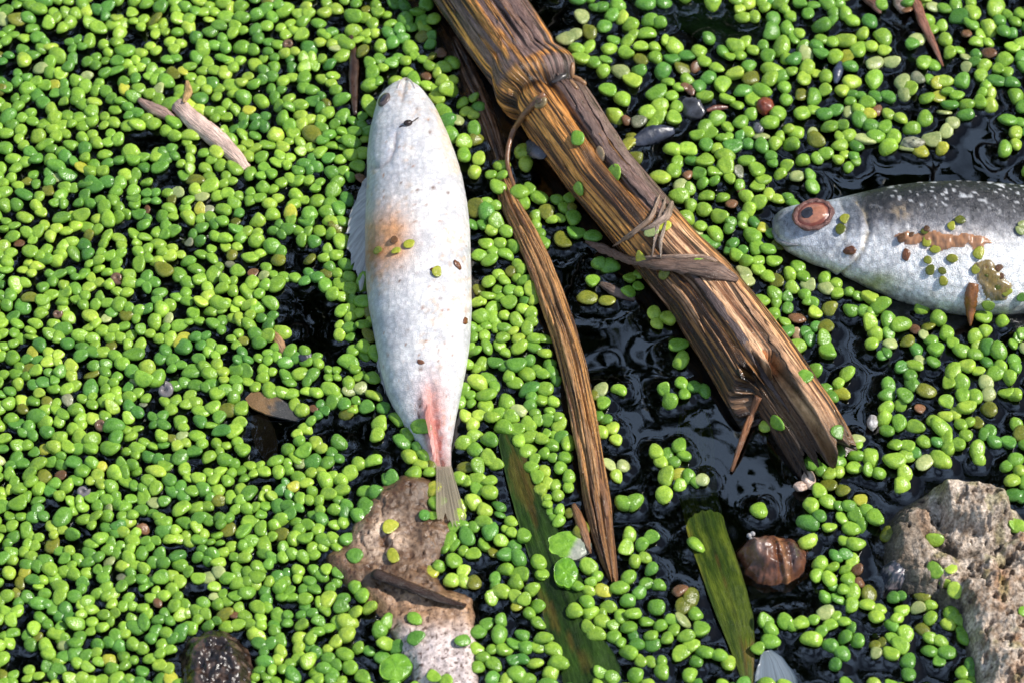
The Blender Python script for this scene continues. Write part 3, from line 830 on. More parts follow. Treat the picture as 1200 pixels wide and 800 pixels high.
def f2_disp(x, y):
    d = -0.0007 * gauss(line_dist(x, y, GILL), 2.6) - 0.0003 * gauss(line_dist(x, y, PRE), 2.4)
    d += 0.0003 * gauss(line_dist(x + 7, y, GILL), 7)
    d -= 0.0004 * gauss(line_dist(x, y, [(908, 285), (922, 290), (936, 289)]), 2.0)
    d += 0.0006 * gauss(np.hypot(x - 953, y - 252), 20)
    return d + 0.0007 * (fbm(x / 34, y / 26, 3.6, 3) - 0.5) + 0.00014 * (fbm(x / 5, y / 5, 2.6, 2) - 0.5)
one = np.ones((260, 1))
B2o = ring_body('body', cs, one * A2, one * B2, ha, ha * RAT, 140, M['fish_flank'], f2, f2_col, f2_disp)
solid(B2o)
tag(f2, 'silver dead fish on its side with a dark back and red eye', 'fish')
h = hit(953, 252)
e = basis(h[1], (1, 0.25, 0.1))
c0 = np.array(h[0])
eye = blob('eye', c0 - e[2] * 0.0004, (e[0] * 0.0037, e[1] * 0.0031, e[2] * 0.0013), M['rim'], f2, nu=24, nv=32, rough=0.04)
iris = blob('iris', c0 - e[2] * 0.00015, (e[0] * 0.0032, e[1] * 0.0026, e[2] * 0.0012), M['iris'], eye, nu=24, nv=32, rough=0.05)
blob('pupil', c0 + e[2] * 0.0006 - e[0] * 0.0007 + e[1] * 0.0003, (e[0] * 0.0017, e[1] * 0.0014, e[2] * 0.0005), M['pupil'], eye, nu=16, nv=24, rough=0.16)
q = np.linspace(0, 2 * math.pi, 40)
strand('eye_socket', np.array([c0 + e[0] * 0.0037 * math.cos(t) + e[1] * 0.0031 * math.sin(t) + e[2] * 0.0001 for t in q]), 0.0004 + 0.0003 * RNG.random(40), M['fish_flank'], eye, (0.22, 0.10, 0.08), 0.7, 7, e[2], 0.3)
p = on_px([(906, 270), (912, 281), (922, 287), (935, 287)], 0.0001, 16)
strand('lip', p, 0.0006 * np.sin(np.linspace(0.5, 2.9, 16)), M['fish_flank'], f2, (0.32, 0.32, 0.33), 0.8, 8, -FWD)
fin('pectoral_fin', [(1040, 246, 9.5), (1044, 256, 9), (1046, 266, 8.5)], [(1062, 240, 10.5), (1070, 255, 9.8), (1064, 268, 9.0)], M['fin'], f2, 24, 8)
fin('tail_fin', [(1415, 268, 1.5), (1420, 290, 1.2), (1415, 312, 0.5)], [(1500, 225, 0.8), (1470, 290, 0.8), (1500, 350, 0.5)], M['fin'], f2)

# ------------------------------------------------------------------ strap leaves
def leaf_col(base, tipc, seed, rust=0.3):
    def f(A, U):
        vein = fbm(U * 9 + seed, A * 6, 1.0, 3)
        pat = fbm(U * 2.2 + seed, A * 14, 4.0, 4)
        c = lerp3(base, tipc, sst(0.3, 0.7, 0.6 * vein + 0.4 * pat))
        c = lerp3(c, (0.16, 0.085, 0.02), sst(0.56, 0.68, fbm(U * 1.7 + seed, A * 7, 8.0, 3)) * rust)
        return c * (1 - 0.4 * gauss(U, 0.10))[..., None]
    return f
lf = tag(ribbon('strap_leaf', [(591, 502, 0.6, 3), (594, 512, 0.9, 11), (601, 530, 1.0, 14), (612, 565, 0.9, 17), (626, 605, 0.8, 20), (641, 645, 0.6, 23), (656, 685, 0.4, 28), (672, 730, 0.2, 34), (688, 780, 0.1, 38), (705, 840, -0.3, 40), (722, 900, -0.8, 36)],
                    M['leaf'], leaf_col((0.008, 0.020, 0.004), (0.028, 0.062, 0.010), 2.0)),
         'dark green strap leaf with a rounded tip lying beside the split stick', 'leaf')
solid(lf)
lf = tag(ribbon('strap_leaf', [(812, 480, -5.5, 16), (815, 510, -4.0, 22), (815, 545, -2.6, 23), (818, 580, -1.1, 23), (828, 620, 0.2, 23), (840, 655, 0.8, 23), (852, 690, 0.7, 23), (862, 722, 0.6, 21), (869, 752, 0.4, 16), (874, 780, 0.3, 10), (877, 806, 0.2, 5), (879, 822, 0, 1)],
                    M['leaf'], leaf_col((0.018, 0.038, 0.004), (0.085, 0.115, 0.012), 6.0, 0.5)),
         'olive green strap leaf rising from the water to a narrow tip beside brown shell', 'leaf')
solid(lf)
lf = tag(ribbon('sunken_leaf', [(735, -20, -2.5, 22), (790, 5, -1.6, 30), (840, 25, -1.4, 34), (890, 45, -1.8, 30), (930, 60, -3.0, 20)], M['leaf'], leaf_col((0.02, 0.06, 0.012), (0.05, 0.14, 0.03), 9.0, 0.0)),
         'sunken dark green leaf under the water beyond the thick reed stem', 'leaf')
lf = tag(ribbon('film_leaf', [(898, 762, 0.25, 6), (904, 775, 0.3, 16), (908, 792, 0.3, 24), (912, 815, 0.2, 28), (918, 850, -0.2, 24)], M['film'], leaf_col((0.05, 0.06, 0.07), (0.12, 0.13, 0.14), 12.0, 0.0), arch=0.05, n=50, m=7),
         'thin translucent grey leaf flat on the water next to olive strap leaf', 'leaf')

# ------------------------------------------------------------------ pale pitted stone and the wet pebble beside it
ROCK = [(1037, 620), (1052, 600), (1072, 588), (1090, 576), (1120, 577), (1160, 586), (1190, 600), (1215, 630), (1265, 690), (1270, 900), (1165, 900), (1146, 800), (1133, 755), (1118, 722), (1092, 702), (1062, 694), (1038, 672)]
def rock_h(x, y, d):
    base = sst(-8, 22, d) * 4.2 - 2.2 * sst(3, -9, d)
    blk = sst(0, 13, poly_dist(x, y, np.array([(1086, 580), (1108, 572), (1180, 582), (1186, 624), (1150, 642), (1100, 632)])) + 6 * (fbm(x / 11, y / 11, 2.0) - 0.5))
    low = sst(0, 14, poly_dist(x, y, np.array([(1120, 690), (1290, 640), (1290, 920), (1140, 920)])) + 8 * (fbm(x / 13, y / 13, 5.0) - 0.5))
    hh = base + 5.0 * blk + 2.2 * low + 4.0 * (fbm(x / 24, y / 24, 7.0, 4) - 0.5) * sst(0, 14, d)
    hh -= 1.5 * sst(0.60, 0.70, fbm(x / 9, y / 9, 4.0, 3)) * sst(4, 14, d)
    hh -= 2.0 * gauss(line_dist(x, y, [(1085, 640), (1120, 660), (1150, 652), (1185, 640)]), 6)
    return hh + 0.9 * (fbm(x / 4.5, y / 4.5, 1.0, 3) - 0.5) * sst(-2, 6, d)
def rock_col(x, y, d, hgt):
    n, n2, n3 = fbm(x / 12, y / 12, 3.0 + hgt * 0.28, 4), fbm(x / 3.2, y / 3.2, 6.0 + hgt * 1.05, 3), fbm(x / 30, y / 30, 11.0, 3)
    c = lerp3((0.20, 0.135, 0.085), (0.70, 0.59, 0.48), sst(0.32, 0.66, 0.5 * n + 0.5 * n2))
    c = lerp3(c, (0.14, 0.10, 0.06), sst(0.55, 0.72, n2) * 0.5)
    c = lerp3(c, (0.46, 0.20, 0.06), gauss(np.hypot((x - 1168) / 9, (y - 702) / 26), 1) * (0.3 + n2) * 0.8 + sst(0.62, 0.72, n3) * 0.3)
    c = lerp3(c, (0.22, 0.21, 0.06), sst(0.58, 0.72, fbm(x / 18, y / 18, 14.0, 3)) * 0.5)
    wet = sst(3.6, 1.2, hgt + 2.2 * (n - 0.5))                           # algae-dark band at the water
    c = lerp3(c, (0.13, 0.10, 0.07), sst(1092, 1062, x + 30 * (n - 0.5)) * 0.75)  # left shelf painted darker: wet brown stone plus shade away from the sun
    return lerp3(c, (0.055, 0.045, 0.035), wet * 0.85)
rock = relief('rock', ROCK, rock_h, rock_col, M['stone'], None, 1.15, 10)
tag(rock, 'pale pitted stone with a raised block and rusty patches in the water', 'stone')
PEB = [(1033, 668), (1050, 652), (1068, 656), (1072, 676), (1060, 688), (1040, 688)]
peb = relief('wet_pebble', PEB, lambda x, y, d: sst(-6, 9, d) * 2.6 - 1.6 * sst(2, -8, d) + 0.8 * (fbm(x / 6, y / 6, 5.0) - 0.5),
             lambda x, y, d, q: lerp3((0.04, 0.045, 0.06), (0.30, 0.24, 0.24), sst(0.52, 0.66, fbm(x / 3, y / 3, 2.0, 3))), M['wet'], None, 1.2, 8)
tag(peb, 'small dark wet pebble with pale speckles against the pale stone', 'pebble')

# ------------------------------------------------------------------ rotting pulp below the white-bellied fish's tail
def pulp_h(x, y, d):
    hh = sst(-8, 16, d) * 2.3 - 1.8 * sst(2, -9, d) + 2.4 * (fbm(x / 30, y / 30, 2.0, 3) - 0.5) + 0.25 * (fbm(x / 6, y / 6, 3.0, 2) - 0.5) - 1.5 * gauss(np.hypot((x - 522) / 26, (y - 585) / 34), 1.0)
    return hh - 1.6 * gauss(np.hypot((x - 451) / 6, (y - 640) / 8), 1.0) - 0.5 * sst(0.68, 0.76, fbm(x / 8, y / 8, 8.0, 2)) * sst(4, 12, d) * sst(720, 690, y)
def pulp_col(x, y, d, hgt):
    n, n2 = fbm(x / 10, y / 10, 5.0, 4), fbm(x / 3, y / 3, 7.0, 3)
    c = lerp3((0.085, 0.045, 0.02), (0.26, 0.15, 0.08), n)
    pale = gauss(np.hypot((x - 450) / 27, (y - 632) / 26), 1.0)
    c = lerp3(c, (0.68, 0.50, 0.36), np.clip(pale * (0.5 + 1.0 * n2), 0, 1))
    c = lerp3(c, (0.46, 0.27, 0.15), sst(690, 712, y) * (0.4 + 0.7 * n))
    c = lerp3(c, (0.60, 0.50, 0.47), sst(722, 762, y + 16 * (n - 0.5)))
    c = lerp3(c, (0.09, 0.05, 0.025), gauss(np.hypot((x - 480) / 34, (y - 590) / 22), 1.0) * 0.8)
    c = lerp3(c, (0.07, 0.028, 0.012), sst(0.74, 0.84, vn(x / 2.6, y / 2.6, 4.0)) * 0.9)
    c = lerp3(c, (0.11, 0.05, 0.02), sst(0.52, 0.66, fbm(x / 16, y / 16, 21.0, 3)) * sst(735, 700, y) * 0.75)
    c = lerp3(c, (0.07, 0.03, 0.015), gauss(np.hypot((x - 451) / 5, (y - 640) / 7), 1.0))
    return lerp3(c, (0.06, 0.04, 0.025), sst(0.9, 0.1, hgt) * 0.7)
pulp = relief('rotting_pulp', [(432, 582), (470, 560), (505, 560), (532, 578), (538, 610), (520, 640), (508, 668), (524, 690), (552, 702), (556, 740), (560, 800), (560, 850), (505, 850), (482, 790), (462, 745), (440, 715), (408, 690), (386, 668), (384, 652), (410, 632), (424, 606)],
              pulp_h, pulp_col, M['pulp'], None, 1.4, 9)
tag(pulp, 'beige and pinkish rotting pulp under the tail of the white-bellied fish', 'rotting matter')
p = on_px([(437, 672), (460, 682), (490, 693), (520, 704), (545, 712)], 0.0004, 24)
chip = strand('wood_chip', p + np.array([0, 0, 0.0004]), np.interp(np.linspace(0, 1, 24), [0, 0.03, 0.6, 1], [0.0014, 0.0017, 0.0015, 0.0007]), M['wood'], None, (0.045, 0.024, 0.016), 0.5, 4, UPV * 0.8 - FWD * 0.4, 0.15)
tag(chip, 'dark flat wood chip lying across the pinkish rotting pulp', 'wood chip')

# ------------------------------------------------------------------ shells, stones, straws and crumbs
def coil(name, c, r, mat, turns=2.6, flat=0.55, rot=0.0, up=(0, -0.35, 1), n=70, seg=12, parent=None, rise=0.0):
    """coiled snail shell: one spiral tube that swells towards the mouth"""
    e = basis(up, (math.cos(rot), math.sin(rot), 0))
    t = np.linspace(0, 1, n)
    g = 0.10 + 0.90 * t ** 1.4
    a = t * turns * 2 * math.pi
    rad = r * g * 0.62
    tube = r * g * 0.40
    ctr = np.asarray(c) + (rad * np.cos(a))[:, None] * e[0] + (rad * np.sin(a))[:, None] * e[1] + (rise * r * (1 - g))[:, None] * e[2]
    ring = np.linspace(0, 2 * math.pi, seg, endpoint=False)
    out = np.cos(a)[:, None] * e[0] + np.sin(a)[:, None] * e[1]
    tube = tube * (1 + 0.05 * np.sin(np.arange(n) * 2.4))
    v = ctr[:, None] + (tube[:, None] * np.cos(ring))[..., None] * out[:, None] + (tube[:, None] * np.sin(ring) * flat * 1.6)[..., None] * e[2]
    f = grid_faces(n, seg, True).tolist()
    f.append(list(range(seg))); f.append([(n - 1) * seg + q for q in range(seg)][::-1])
    return mesh_obj(name, v.reshape(-1, 3), f, mat, parent)
for (x, y, r, m, lab) in [(193, 457, 0.0019, 'shell_grey', 'small grey coiled snail shell in a dark gap of the duckweed mat'),
                          (137, 326, 0.0016, 'shell', 'small rusty brown coiled snail shell in the dense duckweed mat'),
                          (67, 368, 0.0012, 'shell', 'tiny tan snail shell in the dense duckweed mat'),
                          (118, 497, 0.0016, 'shell', 'brown snail shell half under pale duckweed in the dense mat'),
                          (97, 575, 0.0015, 'shell_grey', 'tiny shiny grey snail shell in the dense duckweed mat'),
                          (338, 52, 0.0014, 'shell', 'brown snail shell in the dense mat near the white-bellied fish snout')]:
    s = tag(coil('snail_shell', P(x, y, 1.4 / 1000), r, M[m], rot=random.uniform(0, 6)), lab, 'snail shell')
sn = thing('pond_snail', P(905, 652, 0))
def snail_h(x, y, d):
    hh = sst(-7, 17, d) * 3.6 - 1.6 * sst(2, -8, d) + 2.2 * (fbm(x / 13, y / 13, 4.0, 3) - 0.5)
    for xc, dep in ((909, 0.7), (917, 0.4), (924, 0.5)):
        hh -= dep * gauss(x - xc - 0.25 * (y - 655), 2.6) * sst(0, 8, d)
    return hh + 0.8 * gauss(np.hypot((x - 888) / 10, (y - 652) / 12), 1.0)
def snail_col(x, y, d, q):
    n = fbm(x / 6, y / 6, 2.0, 3)
    c = lerp3((0.06, 0.02, 0.010), (0.20, 0.08, 0.04), n)
    c = lerp3(c, (0.40, 0.27, 0.22), gauss(np.hypot((x - 889) / 9, (y - 648) / 13), 1.0) * 0.7)  # pinkish highlight of the glossy facet painted into the shell colour
    c = lerp3(c, (0.40, 0.19, 0.08), gauss(x - 917 - 0.25 * (y - 655), 3.0) * 0.6)
    return lerp3(c, (0.05, 0.045, 0.05), gauss(np.hypot((x - 931) / 7, (y - 655) / 12), 1.0) * 0.8)
shell = relief('shell', [(868, 648), (878, 634), (905, 629), (930, 634), (944, 648), (941, 668), (922, 680), (895, 682), (874, 670)], snail_h, snail_col, M['wet'], sn, 1.0, 8)
for x, y, r in ((878, 627, 0.0005), (882, 625, 0.0005), (880, 631, 0.0004)):
    blob('bubble', P(x, y, 0.0004), ((r, 0, 0), (0, r, 0), (0, 0, r)), M['grit'], sn)
tag(sn, 'glossy ridged brown snail shell awash beside the olive green strap leaf', 'snail shell')
st = relief('dark_stone', [(212, 772), (222, 752), (245, 742), (270, 744), (288, 760), (296, 785), (296, 830), (215, 830)],
            lambda x, y, d: sst(-8, 20, d) * 4.5 - 1.8 * sst(2, -9, d) + 2.6 * (fbm(x / 13, y / 13, 2.0, 4) - 0.5) + 0.8 * (fbm(x / 5, y / 5, 5.0, 2) - 0.5),
            lambda x, y, d, q: lerp3((0.018, 0.010, 0.007), (0.10, 0.06, 0.042), sst(0.4, 0.7, fbm(x / 6, y / 6, 2.0, 4))), M['wet'], None, 1.3, 9)
tag(st, 'dark brown knobbly wet stone breaking through the dense duckweed mat', 'stone')
lv = tag(ribbon('dead_leaf', [(292, 462, 1.2, 7), (302, 468, 1.4, 13), (318, 474, 1.2, 14), (336, 482, 0.7, 10), (350, 490, 0.2, 4)], M['leaf'],
                lambda A, U: lerp3((0.20, 0.12, 0.06), (0.05, 0.05, 0.055), sst(0.3, 0.6, A + 0.4 * (fbm(A * 9, U * 3, 2.0) - 0.5))), n=40), 'curled brown dead leaf in a dark gap of the duckweed mat', 'leaf')
solid(lv)
lv = tag(ribbon('dead_leaf', [(303, 485, -0.3, 8), (308, 505, -0.8, 14), (313, 522, -1.8, 13), (318, 538, -2.8, 8)], M['leaf'], lambda A, U: lerp3((0.10, 0.06, 0.03), (0.16, 0.10, 0.05), fbm(A * 9, U * 3, 5.0)), n=40), 'sunken brown leaf just under water in the dense mat', 'leaf')
def straw(rows, w, col, lab, cat='straw', name='straw', mat='wood', flat=0.5, taper=(0.4, 2.8), n=22, jag=0.2, parts=None):
    o = strand(name, on_px(rows, 0.0004, n), w * np.sin(np.linspace(taper[0], taper[1], n)), M[mat], None, col, flat, 9, -FWD, jag)
    tag(o, lab, cat)
    solid(o)
    return o
straw([(207, 122, 1.6), (222, 137, 1.8), (240, 152, 1.7), (258, 166, 1.5), (274, 181, 1.3), (289, 198, 0.8)], 0.0021, (0.80, 0.58, 0.50), 'pale pinkish piece of straw lying on the dense duckweed mat', taper=(0.9, 2.6))
straw([(162, 117, 1.4), (178, 127, 1.5), (192, 133, 1.2), (210, 146, 0.8)], 0.0013, (0.42, 0.28, 0.24), 'short brownish straw scrap beside the pale pinkish straw', name='straw_scrap')
straw([(219, 95, 1.3), (221, 108, 1.6), (216, 122, 1.5)], 0.0009, (0.55, 0.36, 0.16), 'tiny yellowish straw scrap touching the pale pinkish straw', name='straw_scrap')
straw([(1068, -14, 1.5), (1076, 10, 1.6), (1084, 32, 1.6), (1095, 54, 1.4), (1105, 78, 0.6)], 0.0011, (0.30, 0.13, 0.085), 'reddish brown twig pointing at silver fish back', 'twig', 'twig', taper=(1.0, 2.95))
straw([(1008, -6, 1.2), (1024, 5, 1.2), (1032, 16, 0.8)], 0.0010, (0.18, 0.09, 0.06), 'short dark twig beside the reddish brown twig', 'twig', 'twig')
straw([(1050, -8, 0.9), (1055, 6, 1.0), (1058, 16, 0.9)], 0.0014, (0.30, 0.22, 0.17), 'grey brown rotten scrap beside the reddish brown twig', 'scrap', 'rotten_scrap', 'pulp')
straw([(411, 40, 0.6), (415, 70, 0.8), (414, 100, 0.8), (416, 135, 0.5)], 0.0011, (0.05, 0.025, 0.016), 'dark wet twig in the mat near the white-bellied fish snout', 'twig', 'twig', 'wet')
straw([(890, 465, 5), (880, 488, 4), (868, 520, 2.4), (857, 552, 0.2)], 0.00075, (0.22, 0.10, 0.05), 'thin brown stalk leaning from broken reed stem end into water', 'stalk', 'thin_stalk', flat=0.9, taper=(1.3, 2.7))
straw([(318, 388, 0.9), (326, 400, 1.0), (334, 416, 0.8)], 0.0011, (0.42, 0.24, 0.12), 'small tan scrap at the edge of an open water gap', 'scrap', 'rotten_scrap')
straw([(800, 118, 0.8), (812, 128, 0.9), (824, 136, 0.6)], 0.0024, (0.06, 0.06, 0.07), 'dark wet scrap of leaf with bubbles in duckweed', 'scrap', 'leaf_scrap', 'wet', 0.3)
straw([(806, 100, 1.0), (812, 112, 0.9)], 0.0010, (0.20, 0.10, 0.06), 'little brown stub beside the dark wet leaf scrap', 'scrap', 'rotten_scrap', 'wet')
straw([(826, 131, 0.9), (840, 127, 1.0), (853, 126, 0.8)], 0.0007, (0.16, 0.06, 0.04), 'thin red brown splinter beside the dark wet leaf scrap', 'splinter', 'splinter', 'wet')
straw([(742, 168, 0.7), (765, 158, 0.9), (790, 153, 0.7)], 0.0020, (0.035, 0.04, 0.06), 'black wet leaf scrap on open water beyond the thick reed stem', 'scrap', 'leaf_scrap', 'wet', 0.3)
straw([(617, 168, 1.0), (630, 173, 1.6), (641, 184, 1.2)], 0.0022, (0.06, 0.06, 0.075), 'dark shiny leaf scrap tucked against the thick reed stem', 'scrap', 'leaf_scrap', 'wet', 0.3)
straw([(703, 332, 0.8), (722, 342, 0.9), (744, 351, 0.5)], 0.0011, (0.16, 0.11, 0.09), 'narrow brown leaf scrap floating in the water below torn sheath', 'scrap', 'leaf_scrap')
straw([(985, 73, 1.6), (981, 88, 1.4), (979, 98, 1.0)], 0.0011, (0.045, 0.055, 0.09), 'small blue black seed standing among duckweed beyond the silver fish', 'seed', 'seed', 'wet', 0.8)
def lump(x, y, z, ax, col, lab, cat, name, mat='wet', rough=0.2, rot=0.0):
    h = hit(x, y)
    c = np.array(h[0]) if h else P(x, y, z)
    e = basis(h[1] if h else (0, 0, 1), (math.cos(rot), math.sin(rot), 0))
    o = blob(name, c + e[2] * ax[2] * 0.5, (e[0] * ax[0], e[1] * ax[1], e[2] * ax[2]), M[mat], None, col, rough=rough, seed=x * 0.1)
    return tag(o, lab, cat)
lump(896, 127, 0.0006, (0.0019, 0.0022, 0.0014), (0.20, 0.045, 0.02), 'dark red brown seed floating in duckweed beyond the thick stem', 'seed', 'seed')
lump(889, 152, 0.0004, (0.0012, 0.0014, 0.0009), (0.10, 0.10, 0.11), 'grey bubbly speck beside dark red brown seed', 'grit', 'grit')
lump(1022, 496, 0.0004, (0.0011, 0.0018, 0.0009), (0.5, 0.48, 0.47), 'pale grey grit lump on open water beside broken stem end', 'grit', 'grit', 'pulp', 0.35)
lump(947, 563, 0.0005, (0.0013, 0.0020, 0.0010), (0.62, 0.46, 0.36), 'beige crumb of pith at the broken end of reed stem', 'crumb', 'pith_crumb', 'pulp', 0.35)
lump(938, 571, 0.0005, (0.0013, 0.0011, 0.0009), (0.58, 0.42, 0.33), 'small beige crumb of pith next to larger pith crumb', 'crumb', 'pith_crumb', 'pulp', 0.35)
lump(1070, 170, 0.0005, (0.0026, 0.0016, 0.0010), (0.26, 0.27, 0.18), 'greyish foamy clump on water beyond the silver fish back', 'foam clump', 'foam_clump', 'pulp', 0.4)
lump(357, 420, 0.0003, (0.0015, 0.0012, 0.0008), (0.035, 0.035, 0.045), 'black bubbly speck beside an open water gap', 'grit', 'grit', 'wet', 0.4)
sd = thing('seed', P(478, 146))
h = hit(478, 146); e = basis(h[1], (1, 0.35, 0))
body = blob('husk', np.array(h[0]) + e[2] * 0.0004, (e[0] * 0.00095, e[1] * 0.0007, e[2] * 0.0006), M['seed'], sd)
for (x0, y0, x1, y1) in [(483, 144, 490, 139), (473, 148, 468, 150)]:
    strand('bristle', on_px([(x0, y0), ((x0 + x1) / 2, (y0 + y1) / 2), (x1, y1)], 0.0002, 8), 0.00012 * np.ones(8), M['seed'], sd, (0.1, 0.05, 0.03), 1, 5, -FWD)
tag(sd, 'tiny dark brown seed with bristles on the white fish throat', 'seed')
for (x, y, s, lab) in [(536, 311, 0.0009, 'rusty crumb on the flank of the white-bellied fish'), (545, 376, 0.0008, 'brown crumb at the waterline of the white-bellied fish'), (509, 317, 0.0007, 'small orange crumb on the white fish belly'),
                       (493, 424, 0.0006, 'dark crumb beside the pink vent of the white-bellied fish'), (996, 294, 0.0011, 'rust brown crumb below the gill cover of the silver fish'), (1062, 299, 0.0010, 'brown crumb on silver fish flank below the rotten strip')]:
    lump(x, y, 0, (s * 1.2, s * 0.8, s * 0.25), (0.17, 0.06, 0.022), lab, 'crumb', 'crumb', 'wet', 0.4, random.random() * 3)
# rotten strip and husk stuck to the silver fish
def patch(name, poly, lift, mat, lab, cat, step=1.5):
    """thin limp scrap draped over whatever lies below the outline"""
    poly = np.asarray(poly, float)
    xs = np.arange(poly[:, 0].min() - 3, poly[:, 0].max() + 3, step); ys = np.arange(poly[:, 1].min() - 3, poly[:, 1].max() + 3, step)
    X, Y = np.meshgrid(xs, ys, indexing='ij')
    D = poly_dist(X, Y, poly) + 9 * (fbm(X / 7, Y / 7, 2.0, 3) - 0.5)
    V = np.zeros(X.shape + (3,))
    for i in range(len(xs)):
        for j in range(len(ys)):
            h = hit(xs[i], ys[j])
            if h is None:
                D[i, j] = -1
            else:
                V[i, j] = np.array(h[0]) + np.array(h[1]) * (lift + 0.0007 * (fbm(xs[i] / 6, ys[j] / 6, 5.0, 3) - 0.4)) * min(1, max(0.15, D[i, j] / 4))
    q = grid_faces(len(xs), len(ys))
    q = q[(D.ravel() > 0)[q].all(1)]
    used = np.unique(q); idx = -np.ones(X.size, int); idx[used] = np.arange(len(used))
    uv = np.stack([X.ravel() / 90, Y.ravel() / 14], 1)[used]
    return tag(mesh_obj(name, V.reshape(-1, 3)[used], idx[q][:, ::-1], M[mat], None, None, uv), lab, cat)
patch('rotten_strip', [(1048, 278), (1062, 271), (1080, 275), (1095, 269), (1120, 275), (1140, 272), (1167, 283), (1150, 292), (1125, 289), (1105, 296), (1085, 287), (1060, 286)], 0.0004, 'brown_film', 'brown rotten strip stuck along the silver fish flank', 'rotten strip')
patch('rotten_scrap', [(1140, 310), (1158, 303), (1174, 318), (1187, 335), (1180, 352), (1160, 354), (1147, 336)], 0.0005, 'olive_film', 'slimy olive brown scrap on the silver fish belly beside pointed husk', 'rotten scrap')
straw([(1141, 332), (1138, 345), (1137, 360), (1137, 382, 1.0)], 0.0013, (0.24, 0.09, 0.025), 'pointed brown husk hanging over the belly of the silver fish', 'husk', 'husk', 'wet', 0.7, (0.9, 3.0))

